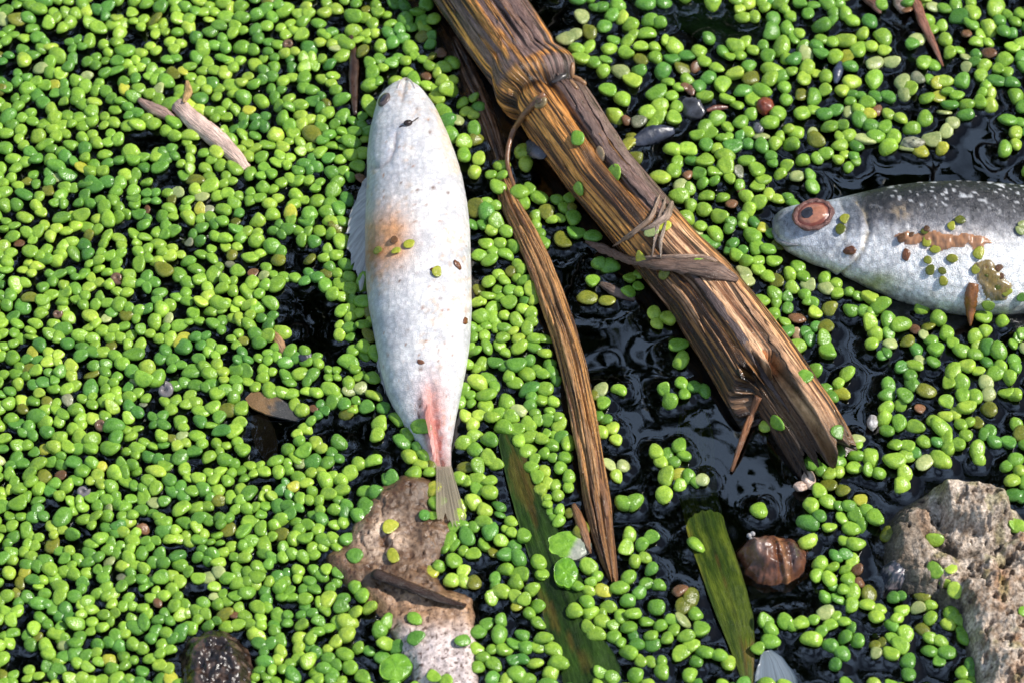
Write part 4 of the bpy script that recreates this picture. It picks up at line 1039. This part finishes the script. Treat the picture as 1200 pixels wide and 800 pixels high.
# ------------------------------------------------------------------ duckweed
# read off the photograph: per crop (x origin, y origin, zoom), one plant per ';', its fronds as x,y with a letter where the frond is not green
# (b brown, p pale, o olive, y yellow, g grey, t tan)
CROPS = [
(660, 0, 4.444, """170,45 205,45;95,85p;275,30;210,135 250,85;310,85;355,125;135,160o;60,183p 15,203p;75,258;133,250;98,310;235,260;270,210;340,210 365,185;330,283;170,325 215,315;208,380;305,375p 360,420;228,470;305,510;
268,600;330,635b 390,640g;385,670o;470,645 500,620;375,720o;330,760y;440,15 518,15;455,105 500,115;440,175;410,245 470,245;475,300;410,320o;400,365;520,360;535,220 580,240;570,315 640,295;715,270;760,205 830,270;630,360o;545,425 600,460 570,500;
475,497;640,410;735,320 790,350;755,405 710,450;740,510;820,450;890,390;960,350;985,405o;900,240 950,220 990,260;870,300 920,290;930,475;850,520 905,550;985,525;1015,470;440,580 500,560;590,555 575,620;1065,295 1040,240;1070,360;1075,420;1135,400;
1145,240;1160,305;1180,375;1155,460 1160,520;1180,670;1085,640 1120,600;960,15 920,50;940,90 990,85;1050,40 1030,10;1090,105 1085,160;1125,20 1150,50;1180,80;930,640 980,600;965,690;745,655 790,620;850,665;700,710 760,700;740,755;835,720 870,710;
885,770 920,710 960,755;800,770;1105,740 1130,715;1180,755;1035,770;580,780 640,780;1170,155 1195,200;690,345b;650,450b;1140,600o;1025,715p"""),
(930, 0, 4.444, """180,25 210,65 235,20;70,70 30,20 100,30;265,15;155,130 200,110;150,205 195,215;265,80 300,110;25,170 10,205;50,240;120,240 140,280;70,290p;215,290;10,310;70,355 50,405;120,385;170,405 165,470;105,500;40,490o;280,210;355,185;340,260;395,105;460,30;
460,185;410,245 465,265;305,350;410,335p;495,325p;415,420;255,475 300,430;310,490 345,500;300,530 380,540;435,505 485,510;165,600 220,580;280,590p;50,590 100,575;340,570 390,595y;345,635 400,660;430,580b;195,655 250,655;20,690;110,720o 100,695p;240,715 285,710 245,755;
330,765;365,730p;490,600 550,615;475,670 440,715;520,720 495,765;620,675 680,630;605,765p 650,780y;560,430p 575,490p;610,455;640,400g;675,335;735,345 705,410;685,520;780,430 745,440y;755,505y;790,590p;840,500 810,480;820,550;870,430;890,550;905,595;825,635p;
790,690p 775,770y 730,730p;615,230;655,205p;700,110 705,150;765,145;790,215 815,275;735,40p 780,45;845,20;855,90;930,60 925,15;935,130;970,185 960,220 1010,220;895,175b;865,260 890,300p;945,285;1010,280b;900,345p 940,325;985,345 975,395;1050,25;1015,140;
1090,160 1075,110;1110,80 1150,115;1180,75;1140,180;1150,250 1180,230;1100,310;1180,310 1190,350;1065,365 1110,375;1065,425 1130,430;1000,450 985,480;1025,495 1030,550;975,540;1155,495;1190,550 1185,480;1125,630 1175,640;1155,700 1155,750;1095,790;560,20 575,50b;640,20;275,298y"""),
(750, 130, 4.444, """180,215 195,270 170,310;245,215 265,265;110,345;245,335b 215,385p;255,415 205,445 265,490;245,560;310,330 325,370 385,370;380,320;345,260;435,235 400,215;445,295 465,355;510,320g 515,385;545,265;600,305;690,275 685,240;760,290 735,325;635,365 615,395;
355,440 430,455;530,420b;485,485b;560,455 565,510 615,490;340,515 410,550;320,600 390,635;355,690;465,605 475,580;530,590 540,560;595,580;640,605y;590,660 605,715;480,695 465,730;540,725;685,645;675,720;725,690o;505,755 550,780;620,780 690,785;665,445 715,460;
775,450 790,480;850,255 915,245 965,230;815,345p;885,345 890,390;1035,260 1065,235;1085,290 1120,270;1115,235;265,630p;1180,80b"""),
(820, 270, 4.444, """350,235 305,205;245,265p 240,225p;405,270o;470,230 475,295;510,195 535,245;575,285p;650,250 655,300p;710,280 715,330;325,370;390,335 400,370;455,350 455,400;390,430 380,460;445,480;405,530;565,370 545,335 590,370;600,435;675,415o;520,460b;500,535t;
605,505 555,525 575,560;660,500o;645,560;480,605;665,640;780,320 820,345;880,350;790,415 850,415;895,435;935,400;885,490 915,540;985,480 980,540;895,600;985,590p 975,635 945,650;575,735 545,765;1060,490;1125,515b;1165,540p;1090,575o;1160,400"""),
(930, 340, 4.444, """640,320 655,360p;555,405;620,390;605,445 620,485;755,155;1000,140 1015,75;1090,155;950,230 995,215;960,285;1005,285;1070,330;725,265 745,310;795,225 830,275;735,380;880,315 940,335;910,400 960,425;1010,380;1035,435;1080,400 1120,450;1150,370 1160,400;
1165,250 1140,280 1185,230;825,425 810,480;880,485 880,550;940,545;1020,535p 1010,490p;1115,535 1150,550;685,520o;490,540 500,500;575,545;555,610;470,620 475,660;655,620b;545,685;625,710;495,730;725,680;790,575;890,615;1010,615o;800,660 840,650;780,720;
880,700 915,690 890,755;960,690o 1000,745 1020,735;270,440 230,480;120,515 175,510 160,550;240,530y;1165,700 1180,735o;700,195o;675,85"""),
(930, 460, 4.444, """220,215 225,280;330,265 290,240p;315,328;400,330;235,355;230,415 190,420;315,390;100,365 145,395;190,475o 250,505o;135,515 170,565;85,580;70,670;140,640;240,585 285,585;345,565y;320,640 350,680;380,615 420,645;180,705;255,650 290,705;265,775 310,785;
385,405 440,420;530,270 590,280;530,355 585,330;635,315;690,355p;575,430 560,480;740,255;775,360;805,295 800,245;860,275;960,345 960,305;1050,262 1115,255;1145,350 1110,380;1180,410 1140,455;1155,535 1190,540;1130,690 1160,700;720,765;490,730o;670,250"""),
(930, 620, 4.444, """65,70;295,60 320,100;225,140 265,130;305,160;135,185 125,235;205,195 265,210;185,250;285,260 260,310;210,300;165,360 230,360;305,335 300,390;320,215b;340,280b;385,325o;385,390 440,410 435,455;525,355 550,350;555,425 545,460;540,490 510,490;45,480;110,470 155,435p;
145,525;100,570;220,450 190,495 260,480;300,510 265,560 330,580;200,610 250,640;220,710;430,600o 460,590o;430,640p;515,565 555,600;575,540;580,610;515,650;590,690 595,750;745,215;820,215 800,270 835,310;660,325o;655,405p 705,395;710,455;670,515o;795,490;
830,420 860,455;890,520 880,565;710,565 760,580;715,630 790,645 760,685;930,690 955,735;880,745 930,780;1190,435"""),
(660, 620, 4.444, """345,30 330,95;455,40 410,75;370,155 420,145;458,205;680,70;145,195;175,245 150,270;200,320y 135,318;75,295 120,375;300,300 340,260;390,330 345,370;440,280 495,290;375,435;480,395;55,415;130,435;225,400 205,440;300,455 260,500;345,510 430,480;
130,510 165,550;265,560 305,585;365,560;350,640;390,600 460,600;465,550;510,495 560,470;545,565 580,530;405,690 455,680;515,690 510,730;375,750;195,750 245,770;620,385o 670,365o;600,320b;630,480p;645,555;690,440 720,520;665,605 620,640;690,690;745,640 810,655;855,700;
660,760;1050,480 1075,510;1065,580;1020,620;1155,480 1185,500;190,480"""),
(640, 420, 4.444, """375,160;245,185o 285,165p 300,230;265,295 300,320;285,380 345,365 365,425;320,550p;365,605 400,560p;415,760 445,750;610,160 645,215;705,130 725,185;775,150 820,160;700,20;575,490 595,530;635,505 660,540;695,460 715,510;625,620 610,700;690,610y 695,655;
740,610 775,640;820,625p;1135,350;1210,330;1110,785"""),
(540, 130, 4.444, """75,150o 20,165;20,230;95,250 70,315;210,285;210,345 160,335;195,400 250,435;310,480;360,410 400,455;135,480 175,490;70,510o;130,540;65,595 110,600;180,580 230,630;160,625;135,690 205,685;275,700;100,750 170,735;230,745;145,785;385,555 385,600;450,520o;
500,465 530,510 560,460;480,565 510,560;580,560 580,505o;415,640 440,690 395,680;530,685o;600,640 680,650;325,220 340,275;610,150;735,235t;805,315;620,395;860,185y;890,290o;1000,625p 1050,610y"""),
(640, 250, 4.444, """280,265 325,280;245,350;215,435o 310,455o;440,340 480,300;430,405 475,380;560,520 575,570;630,550;680,690 705,745;795,250 780,290;845,290;500,235y;620,320o"""),
(540, 280, 6.667, """215,190;210,330;305,280 330,320;385,250o;455,205 470,235;435,300;365,350;505,315;290,410 300,460;380,415;450,405;220,450;130,500 160,490;235,545;385,500;495,480;555,410 575,470;475,550;165,600;335,590;430,620;265,620 270,690;350,690;195,680 145,700;
65,705 110,765;190,765;340,770;450,780;550,580 560,640 520,690;410,715;585,770 650,780;150,410o"""),
(540, 400, 6.667, """40,65;120,75;210,50;170,175 125,200;40,180;300,40 340,85;440,55;270,170 340,200;440,190 530,150;520,255;410,320 370,280;580,55;665,90;690,180;590,210 630,245;720,250 750,300;675,365;140,325;225,300 260,350;205,410;80,425 80,480;10,480;190,510 230,590;
45,590 140,585 100,640;360,490 300,560 390,590;470,540p;540,490 560,440;520,375;630,470;730,480;695,550;770,585;585,565 600,610;675,620;540,660;755,665;320,665;450,695;545,745;620,750;670,715 720,720;765,755;105,745 30,780;220,755;460,775;845,785"""),
(500, 500, 5.0, """355,85;220,100p;280,130;365,190 405,220;295,235;180,300 230,315 285,305;220,240o;370,310;380,390;305,370;275,440 340,485;190,510 205,465;320,550;435,470 425,515;485,545;470,605 490,620;365,620;275,585 215,575;240,650;140,590 110,655;155,700 105,715;335,700 390,730o;
270,745 215,725;155,770;430,665;515,700 470,750;585,620;545,775;550,90 570,145;630,190 595,235 630,290;690,155 735,175;740,115;820,110;785,235 810,185;690,265 705,320;830,300 825,350;750,345 770,395;640,370 640,420;710,410 710,450;690,500 720,530;775,490 780,545;
840,505o;905,605o;20,150 50,195o;20,260;45,350y;40,525 20,465"""),
(500, 640, 5.0, """70,115;30,150y;210,150 150,195 215,195;270,220o;400,185 400,225;375,305;445,260 520,285;550,165 470,130;525,215;610,250 575,310;530,345y;660,345;600,395 645,440;440,430 425,505;350,460 300,495;215,550;280,595;385,600 450,610;520,575 580,590;570,525;675,530;
650,590 735,600;760,675;645,685;510,670 550,660;340,650 390,690;300,700;400,770;510,750;470,790;600,780;725,750;45,770 110,790;665,95 715,125 670,165"""),
(490, 0, 4.444, """40,30 20,110;85,95;70,190 65,230;15,200o;75,295o;60,345 125,355;185,335;100,385 125,425;180,420;165,470;45,450 85,465;105,520;120,580;140,635;210,625p;180,710;235,530 290,515;320,555;285,600 250,580;285,665;240,745;305,735o;115,275b;40,395b"""),
(380, 320, 2.668, """150,105o 165,140;125,160;140,200o 160,245;120,255;250,435 265,490;300,480;250,530 310,520;270,575 300,595;325,560;285,625 335,620;345,665;310,755 340,760;415,360;95,300 150,325;150,380;175,470 165,505;190,420;80,365p 110,360p;25,400;65,440o"""),
(400, 533, 3.0, """130,130 190,115;80,130;20,175 60,210;105,185;160,80;165,255y;50,300;55,355;185,360y;45,440 85,470;50,550 100,540;30,590;135,610 155,590;160,660;215,655 260,650;250,575;10,500;15,640;100,690 140,710;60,680;240,70 260,65;300,30 310,60;60,30 35,60;120,15;35,745 75,780;20,700;325,785"""),
(380, 70, 3.075, """170,670y 195,693o;255,655b;265,690y 305,670y;405,770y;100,260;60,360 120,385;95,425;30,410;75,500;25,515;20,580;60,655;75,740"""),
(880, 180, 3.6375, """395,285y 380,320o;735,335o 750,328b;855,310y 885,285o;750,385y 780,410y;855,450y;755,460y 765,500o 810,500o;820,545y;965,430y 955,490y;1000,480b;1010,510o;1055,490b 1070,520b;1085,590y;1040,540o 1050,570o;1150,610;1155,305p;650,360b 680,350b;1015,640 1000,690;1150,330p""")]
COLS = {'b': (0.17, 0.085, 0.045), 'p': (0.36, 0.42, 0.17), 'o': (0.17, 0.19, 0.025), 'y': (0.40, 0.42, 0.05), 'g': (0.20, 0.21, 0.14), 't': (0.46, 0.31, 0.19)}
plants = []                                   # each: list of (px, py, letter)
for ox, oy, k, txt in CROPS:
    for pl in txt.replace('\n', '').split(';'):
        fr = []
        for tk in pl.split():
            ch = tk[-1] if tk[-1].isalpha() else ''
            a, b = tk.rstrip('bpoygt').split(',')
            fr.append((ox + float(a) / k, oy + float(b) / k, ch))
        if fr:
            plants.append(fr)
SQ = 1 / math.sin(ELEV)                       # photo rows to pond rows
cell = {}
def put(x, y):
    cell.setdefault((int(x // 20), int(y * SQ // 20)), []).append((x, y * SQ))
def near(x, y, r):
    X, Y = int(x // 20), int(y * SQ // 20)
    for i in (-1, 0, 1):
        for j in (-1, 0, 1):
            for a, b in cell.get((X + i, Y + j), ()):
                if math.hypot(a - x, b - y * SQ) < r:
                    return True
    return False
seen, uniq = [], []
for fr in plants:                             # crops overlap: drop what was read twice
    fr = [f for f in fr if not near(f[0], f[1], 8.5)]
    for f in fr:
        put(f[0], f[1])
    if fr:
        uniq.append(fr)
def nudge(f):
    """fronds read just inside the edge of a stem or fish float against it, not up on its side"""
    if hit(f[0], f[1]) is None:
        return f
    for r in (4, 7, 10):
        for a in np.linspace(0, 2 * math.pi, 12, endpoint=False):
            x, y = f[0] + r * math.cos(a), f[1] + r * math.sin(a)
            if hit(x, y) is None and hit(x + 3 * math.cos(a), y + 3 * math.sin(a)) is None:
                return (x, y, f[2])
    return f
plants = [[nudge(f) for f in fr] for fr in uniq]
n_read = len(plants)
# the dense mat: plants packed at random wherever the photograph shows mat, gaps of open water left free
GAPS = [(420, 270, 15, 62), (452, 440, 14, 40), (362, 372, 36, 38), (388, 412, 20, 22), (345, 345, 24, 16), (316, 498, 34, 38), (250, 770, 52, 36), (228, 693, 22, 13), (95, 632, 11, 20), (172, 165, 22, 20), (196, 210, 20, 14), (414, 92, 14, 46), (402, 28, 11, 16),
        (240, 165, 18, 10), (268, 185, 14, 10), (220, 135, 12, 10), (62, 40, 14, 9), (150, 265, 14, 9), (193, 457, 13, 13), (137, 326, 9, 9), (67, 368, 7, 7), (118, 497, 10, 10), (97, 575, 9, 9), (338, 52, 9, 9), (230, 545, 14, 12), (20, 250, 12, 10), (5, 90, 9, 14),
        (300, 250, 14, 8), (392, 500, 22, 12), (30, 770, 22, 14), (160, 45, 16, 10), (60, 590, 12, 9), (200, 330, 10, 16), (345, 300, 10, 10)]
OPEN = [[(560, -60), (740, -60), (760, 60), (690, 90), (640, 0)], [(950, 200), (1120, 200), (1160, 100), (1200, 200), (1260, 210), (1260, 230), (980, 235)]]
def free(x, y):
    if 0 <= x <= 1200 and 0 <= y <= 800:
        lim = 498 if y < 100 else (436 if y < 480 else 404)
        if x > lim:
            return False
    for cx, cy, rx, ry in GAPS:
        if ((x - cx) / rx) ** 2 + ((y - cy) / ry) ** 2 < 1:
            return False
    return hit(x, y) is None
tries = 0
GX0, GX1, GY0, GY1 = -170, 1360, -120, 900
while tries < 30000:
    tries += 1
    inside = tries < 21000
    x, y = (random.uniform(-10, 500), random.uniform(-10, 810)) if inside else (random.uniform(GX0, GX1), random.uniform(GY0, GY1))
    if not inside and 0 <= x <= 1200 and 0 <= y <= 800 and random.random() < 0.5:
        continue
    k = random.choices([1, 2, 3, 4], [0.14, 0.40, 0.32, 0.14] if tries < 12000 else [0.7, 0.3, 0, 0])[0]
    a0 = random.uniform(0, 6.28)
    fr = []
    for q in range(k):
        a = a0 + q * {1: 0, 2: random.uniform(2.2, 3.4), 3: 2.1, 4: 1.57}[k]
        r = (0, 0, 5.4, 6.4, 7.4)[k] * random.uniform(0.92, 1.1)
        fr.append((x + r * math.cos(a), y + r * math.sin(a) / SQ, ''))
    mind = 13.6 if tries < 12000 else 11.2
    if all(free(f[0], f[1]) and not near(f[0], f[1], mind) for f in fr):
        fr = [(a, b, random.choices(['', 'o', 'b', 'p', 'y', 'g'], [93, 3.2, 0.6, 1.4, 1.2, 0.4])[0]) for a, b, _ in fr]
        for f in fr:
            put(f[0], f[1])
        plants.append(fr)

# frond shapes, shared by all
def frond_shape(seed, nu=9, nv=14):
    rg = np.random.default_rng(seed)
    th = np.linspace(0.12, math.pi - 0.12, nu)[:, None]
    ph = np.linspace(0, 2 * math.pi, nv, endpoint=False)[None]
    egg, asym, kid = rg.uniform(0.04, 0.28), rg.uniform(-0.14, 0.14), rg.uniform(-0.26, 0.26)
    rho = np.sin(th) ** 0.72
    rr = 1 + egg * np.cos(ph) + asym * np.sin(ph) + 0.05 * np.cos(3 * ph + rg.uniform(0, 6)) + 0.03 * np.cos(4 * ph + rg.uniform(0, 6))
    X = 1.13 * rho * rr * np.cos(ph)
    Y = rho * rr * np.sin(ph) + kid * X * X
    Z = np.cos(th) * np.ones_like(ph)
    Z = np.where(Z > 0, rg.uniform(0.5, 0.66) * Z, 0.42 * Z)
    Z = Z + (0.10 * np.exp(-(Y / 0.3) ** 2) * rg.uniform(-0.8, 1.0) + 0.05 * X + rg.uniform(-0.14, 0.10) * X * X + rg.choice([0, 0, 0, 0.22]) * rho * rho + 0.15 * (fbm(X * 1.4 + seed, Y * 1.4, 1.0, 2) - 0.5)) * (Z > -0.2)
    v = np.stack([X, Y, Z], -1).reshape(-1, 3)
    q = grid_faces(nu, nv, True)[:, ::-1].tolist()
    f = q + [list(range(nv)), [(nu - 1) * nv + k for k in range(nv)][::-1]]
    return v, f
SHAPES = [frond_shape(s) for s in range(24)]
FMESH = [mesh_data('frond', v, f, M['frond']) for v, f in SHAPES]

allxy = np.array([(f[0], f[1] * SQ) for fr in plants for f in fr])
def nearest(x, y):
    d = np.hypot(allxy[:, 0] - x, allxy[:, 1] - y * SQ)
    d = np.partition(d, 2)[1:3]
    return d.mean()
def green():
    u = random.random()
    if u < 0.5:
        a, b = np.array((0.30, 0.48, 0.055)), np.array((0.18, 0.36, 0.042))
    elif u < 0.82:
        a, b = np.array((0.18, 0.36, 0.042)), np.array((0.09, 0.25, 0.045))
    else:
        a, b = np.array((0.40, 0.54, 0.07)), np.array((0.26, 0.45, 0.05))
    t = random.random()
    return (a * t + b * (1 - t)) * random.uniform(0.85, 1.1)
spots = []                                    # water is drawn up round these: x, y, r
built = []
for fr in plants:
    cx, cy = np.mean([f[0] for f in fr]), np.mean([f[1] for f in fr])
    tone = green()
    rows = []
    pn = np.array([random.gauss(0, 0.24), random.gauss(0, 0.24), 1.0])
    pz = random.uniform(0.0003, 0.0012)
    a_single = random.uniform(0, 6.28)
    for (x, y, ch) in fr:
        hd = hit(x, y)
        z = pz + random.uniform(-0.0001, 0.0002)
        w = float(np.clip(0.40 * nearest(x, y) + 2.5, 6.0, 9.2)) * random.uniform(0.84, 1.16)
        if ch in ('b', 'g', 't'):
            w *= 0.8
        if hd:
            w *= 0.62 if y < 420 and (x > 930 or x < 560) else 0.9
            nrm = np.array(hd[1]); c = np.array(hd[0]) + nrm * 0.0004
            nrm = nrm * 0.8 + np.array([0, 0, 0.2])
        else:
            nrm = pn + 0.09 * RNG.normal(size=3); c = P(x, y, z)
        if len(fr) > 1:
            d = c - P(cx, cy, c[2])
            if not hd:
                c = c - 0.10 * np.array([d[0], d[1], 0.0])
            d = d + 0.0004 * RNG.normal(size=3)
        else:
            d = np.array([math.cos(a_single), math.sin(a_single), 0.0])
        e = basis(nrm, d)
        s = w * mpp(c)
        sx, sz = s * (random.uniform(0.92, 1.35) if len(fr) == 1 else random.uniform(0.98, 1.2)), s * random.uniform(0.8, 1.15)
        if ch in ('b', 'o', 'p', 'y', 'g', 't'):
            col = np.array(COLS[ch]) * random.uniform(0.8, 1.2); sz *= 0.7
        else:
            col = tone * random.uniform(0.93, 1.07)
        if hd:
            sz *= 0.5
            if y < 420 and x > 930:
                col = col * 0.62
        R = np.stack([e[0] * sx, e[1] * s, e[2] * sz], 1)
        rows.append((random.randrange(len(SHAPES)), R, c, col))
        if not hd:
            spots.append((c[0], c[1], s * 1.05))
    built.append((cx, cy, rows, sum(np.linalg.norm(r[1][:, 0]) ** 2 for r in rows), any(hit(f[0], f[1]) for f in fr)))

def where(x, y, on):
    """which patch of the pond a plant floats in: (label, group)"""
    if on:
        if x < 560: return 'duckweed stranded on the skin of the white-bellied fish', 'duckweed on the white-bellied fish'
        if y < 405 and x > 930: return 'duckweed stuck to the wet flank of the silver fish', 'duckweed on the silver fish'
        if x > 1020: return 'duckweed plant stranded on the pale pitted stone', 'duckweed on the stone'
        return 'duckweed plant stranded on brown stem, stick or strap leaf', 'duckweed on stems and leaves'
    edge_stick = np.interp(y, [150, 230, 340, 480, 680, 800], [575, 600, 645, 683, 716, 740])
    edge_stem = np.interp(y, [-100, 0, 200, 340, 520, 800], [500, 563, 700, 821, 945, 880])
    if x < edge_stick:
        if x > 470 and y < 480 or x > 510: return 'duckweed plant floating between the white-bellied fish and the split stick', 'duckweed between fish and stick'
        return 'duckweed plant in the dense mat around the white-bellied fish', 'duckweed of the dense mat'
    if x < edge_stem:
        return 'duckweed plant on dark water between split stick and thick reed stem', 'duckweed between stick and stem'
    if y < 250:
        return 'duckweed plant floating between the thick reed stem and the silver fish back', 'duckweed behind the silver fish'
    if x < 960 and y < 420:
        return 'duckweed plant floating between thick reed stem and silver fish head', 'duckweed by the silver fish head'
    return 'duckweed plant floating between silver fish belly and the pale stone', 'duckweed between silver fish and stone'
MARKS = [(245, 160, 'pale pinkish straw'), (362, 372, 'open water gap beside the white-bellied fish'), (318, 476, 'curled brown dead leaf'), (255, 768, 'dark knobbly stone'), (445, 640, 'beige rotting pulp'), (520, 760, 'pinkish end of the rotting pulp'),
         (472, 92, 'snout of the white-bellied fish'), (193, 457, 'grey coiled snail shell'), (137, 326, 'rusty brown snail shell'), (97, 575, 'shiny grey snail shell'), (420, 270, 'pectoral fin of the white-bellied fish'), (520, 570, 'tail of the white-bellied fish'),
         (1088, 40, 'reddish brown twig'), (896, 127, 'dark red brown seed'), (984, 85, 'blue black seed'), (640, 110, 'swollen joint of the reed stem'), (770, 160, 'black wet leaf scrap'), (812, 128, 'bubbly dark leaf scrap'), (930, 265, 'snout of the silver fish'), (1070, 170, 'greyish foam clump'),
         (1137, 375, 'pointed brown husk'), (1022, 496, 'pale grey grit lump'), (945, 560, 'broken end of the reed stem'), (905, 655, 'glossy brown snail shell'), (840, 660, 'olive strap leaf'), (905, 785, 'grey film leaf'), (1060, 672, 'dark speckled pebble'), (1130, 600, 'raised block of the stone'),
         (665, 655, 'large round fronds'), (595, 510, 'tip of the dark strap leaf'), (660, 720, 'dark strap leaf'), (775, 310, 'torn sheath of the reed stem'), (552, 330, 'flank of the white-bellied fish facing the stick'), (645, 345, 'upper half of the split stick'), (690, 520, 'lower half of the split stick')]
inframe = [b for b in built if -5 < b[0] < 1205 and -5 < b[1] < 805]
inframe.sort(key=lambda b: -b[3])
chosen = set(id(b) for b in inframe[:300])
SV, SF, SC = [], [], []
base = 0
for b in built:
    cx, cy, rows, size, on = b
    if id(b) in chosen:
        t = thing('duckweed', np.mean([r[2] for r in rows], 0))
        lab, grp = where(cx, cy, on)
        tone = np.mean([r[3] for r in rows], 0)
        hue = tone[0] / tone[1]
        word = 'brownish' if hue > 1.2 else 'olive yellow' if hue > 0.85 else 'yellow-green' if hue > 0.62 else 'bright green' if hue > 0.52 else 'deep green'
        num = {1: 'single-frond', 2: 'two-frond', 3: 'three-frond'}.get(len(rows), 'four-frond')
        d, mk = min((math.hypot(cx - a, (cy - b2) * SQ), w_) for a, b2, w_ in MARKS)
        if not on and d < 95:
            lab, grp = 'duckweed plant floating near the ' + mk, 'duckweed near the ' + mk
        tag(t, num + ' ' + word + ' ' + lab, 'duckweed', num + ' ' + word + ' ' + grp)
        for sh, R, c, col in rows:
            o = bpy.data.objects.new('frond', FMESH[sh])
            scene.collection.objects.link(o)
            o.parent = t
            mw = Matrix(R.tolist()).to_4x4(); mw.translation = Vector(c - np.array(t.location))
            o.matrix_local = mw
            o.color = (*[float(q) for q in col], 1)
    else:
        for sh, R, c, col in rows:
            v, f = SHAPES[sh]
            SV.append(v @ R.T + c)
            SC.append(np.repeat(np.asarray(col)[None], len(v), 0))
            SF.extend([[i + base for i in q] for q in f])
            base += len(v)
mat_o = mesh_obj('duckweed_mat', np.concatenate(SV), SF, M['frond_mat'], None, np.concatenate(SC))
tag(mat_o, 'dense floating carpet of small green duckweed covering the pond', 'duckweed mat', None, 'stuff')
print('plants', len(plants), 'read', n_read, 'mat fronds', len(SV))

# three round fronds of greater duckweed
for (x, y, rx, ry, c1, c2, lab) in [(667, 641, 25, 18, (0.20, 0.40, 0.045), (0.34, 0.36, 0.32), 'large round pale frond with a greyed half beside the split stick'),
                                    (663, 673, 15, 18, (0.13, 0.33, 0.03), (0.18, 0.38, 0.03), 'smooth oval bright green frond touching the greyed round frond'),
                                    (464, 784, 19, 17, (0.14, 0.34, 0.035), (0.19, 0.38, 0.04), 'single round flat green frond beside the pinkish rotting pulp')]:
    hd = hit(x, y)
    c = (np.array(hd[0]) if hd else P(x, y, 0)) + np.array([0, 0, 0.0009])
    k = mpp(c)
    nr, na = 10, 40
    g = np.linspace(0.02, 1, nr)[:, None]; a = np.linspace(0, 2 * math.pi, na, endpoint=False)[None]
    rr = g * (1 + 0.05 * np.cos(2 * a + x) + 0.03 * np.cos(5 * a) - 0.10 * np.exp(-((a - 4.6) / 0.12) ** 2))
    X, Y = rr * np.cos(a) * rx * k, rr * np.sin(a) * ry * k * SQ * 0.9
    Z = 0.0005 * (1 - g ** 4) + 0.00025 * (fbm(rr * np.cos(a) * 2, rr * np.sin(a) * 2, x) - 0.5) + 0.00012 * np.cos(a * 7) * g
    top = np.stack([X, Y, Z], -1).reshape(-1, 3) + c
    n = len(top)
    f1_ = grid_faces(nr, na, True)
    f = f1_[:, ::-1].tolist() + (f1_ + n).tolist() + [list(range(na))] + [[i + n for i in range(na)][::-1]]
    f += [[(nr - 1) * na + j, (nr - 1) * na + (j + 1) % na, (nr - 1) * na + (j + 1) % na + n, (nr - 1) * na + j + n] for j in range(na)]
    cc = lerp3(c1, c2, sst(0.1, 0.35, X / (rx * k) - 0.3 * Y / (ry * k) + 0.2 * (fbm(X * 900, Y * 900, 2.0) - 0.5)) if rx == 25 else fbm(X * 600, Y * 600, 2.0)).reshape(-1, 3)
    tag(mesh_obj('round_frond', np.concatenate([top, top - np.array([0, 0, 0.0006])]), f, M['frond_mat'], None, np.concatenate([cc, cc])), lab, 'duckweed')
    spots.append((c[0], c[1], rx * k))

# ------------------------------------------------------------------ water, drawn up a little where it wets the fronds
NX, NY = 470, 440
def axis(lo, hi, n, far):
    return np.concatenate([np.linspace(-far, lo, 16)[:-1], np.linspace(lo, hi, n), np.linspace(hi, far, 16)[1:]])
wx, wy = axis(-0.135, 0.135, NX, 0.88), axis(-0.118, 0.135, NY, 0.88)
WX, WY = np.meshgrid(wx, wy, indexing='ij')
W = -0.0002 + 0.0006 * (fbm(WX * 46, WY * 46, 3.0, 2) - 0.5) + 0.0001 * (fbm(WX * 130, WY * 130, 6.0, 1) - 0.5)
men = np.zeros_like(W)
for x, y, r in spots:
    i0, i1 = np.searchsorted(wx, (x - r - 0.004, x + r + 0.004)); j0, j1 = np.searchsorted(wy, (y - r - 0.004, y + r + 0.004))
    if i1 <= i0 or j1 <= j0:
        continue
    d = np.hypot(WX[i0:i1, j0:j1] - x, WY[i0:i1, j0:j1] - y) - r
    men[i0:i1, j0:j1] = np.maximum(men[i0:i1, j0:j1], 0.00042 * np.exp(-np.maximum(d, 0) / 0.0011))
W = W + men
nx, ny = WX.shape
top = np.stack([WX, WY, W], -1).reshape(-1, 3)
bot = np.array([(wx[0], wy[0], -0.06), (wx[0], wy[-1], -0.06), (wx[-1], wy[-1], -0.06), (wx[-1], wy[0], -0.06)])
k = len(top)
f = grid_faces(nx, ny)[:, ::-1].tolist()
f.append([k, k + 1, k + 2, k + 3])
f.append([j for j in range(ny)] + [k + 1, k])
f.append([(nx - 1) * ny + j for j in range(ny)][::-1] + [k + 3, k + 2])
f.append([i * ny for i in range(nx)][::-1] + [k, k + 3])
f.append([i * ny + ny - 1 for i in range(nx)] + [k + 2, k + 1])
bm_w = mesh_obj('water', np.concatenate([top, bot]), f, M['water'])
tag(bm_w, kind='structure')
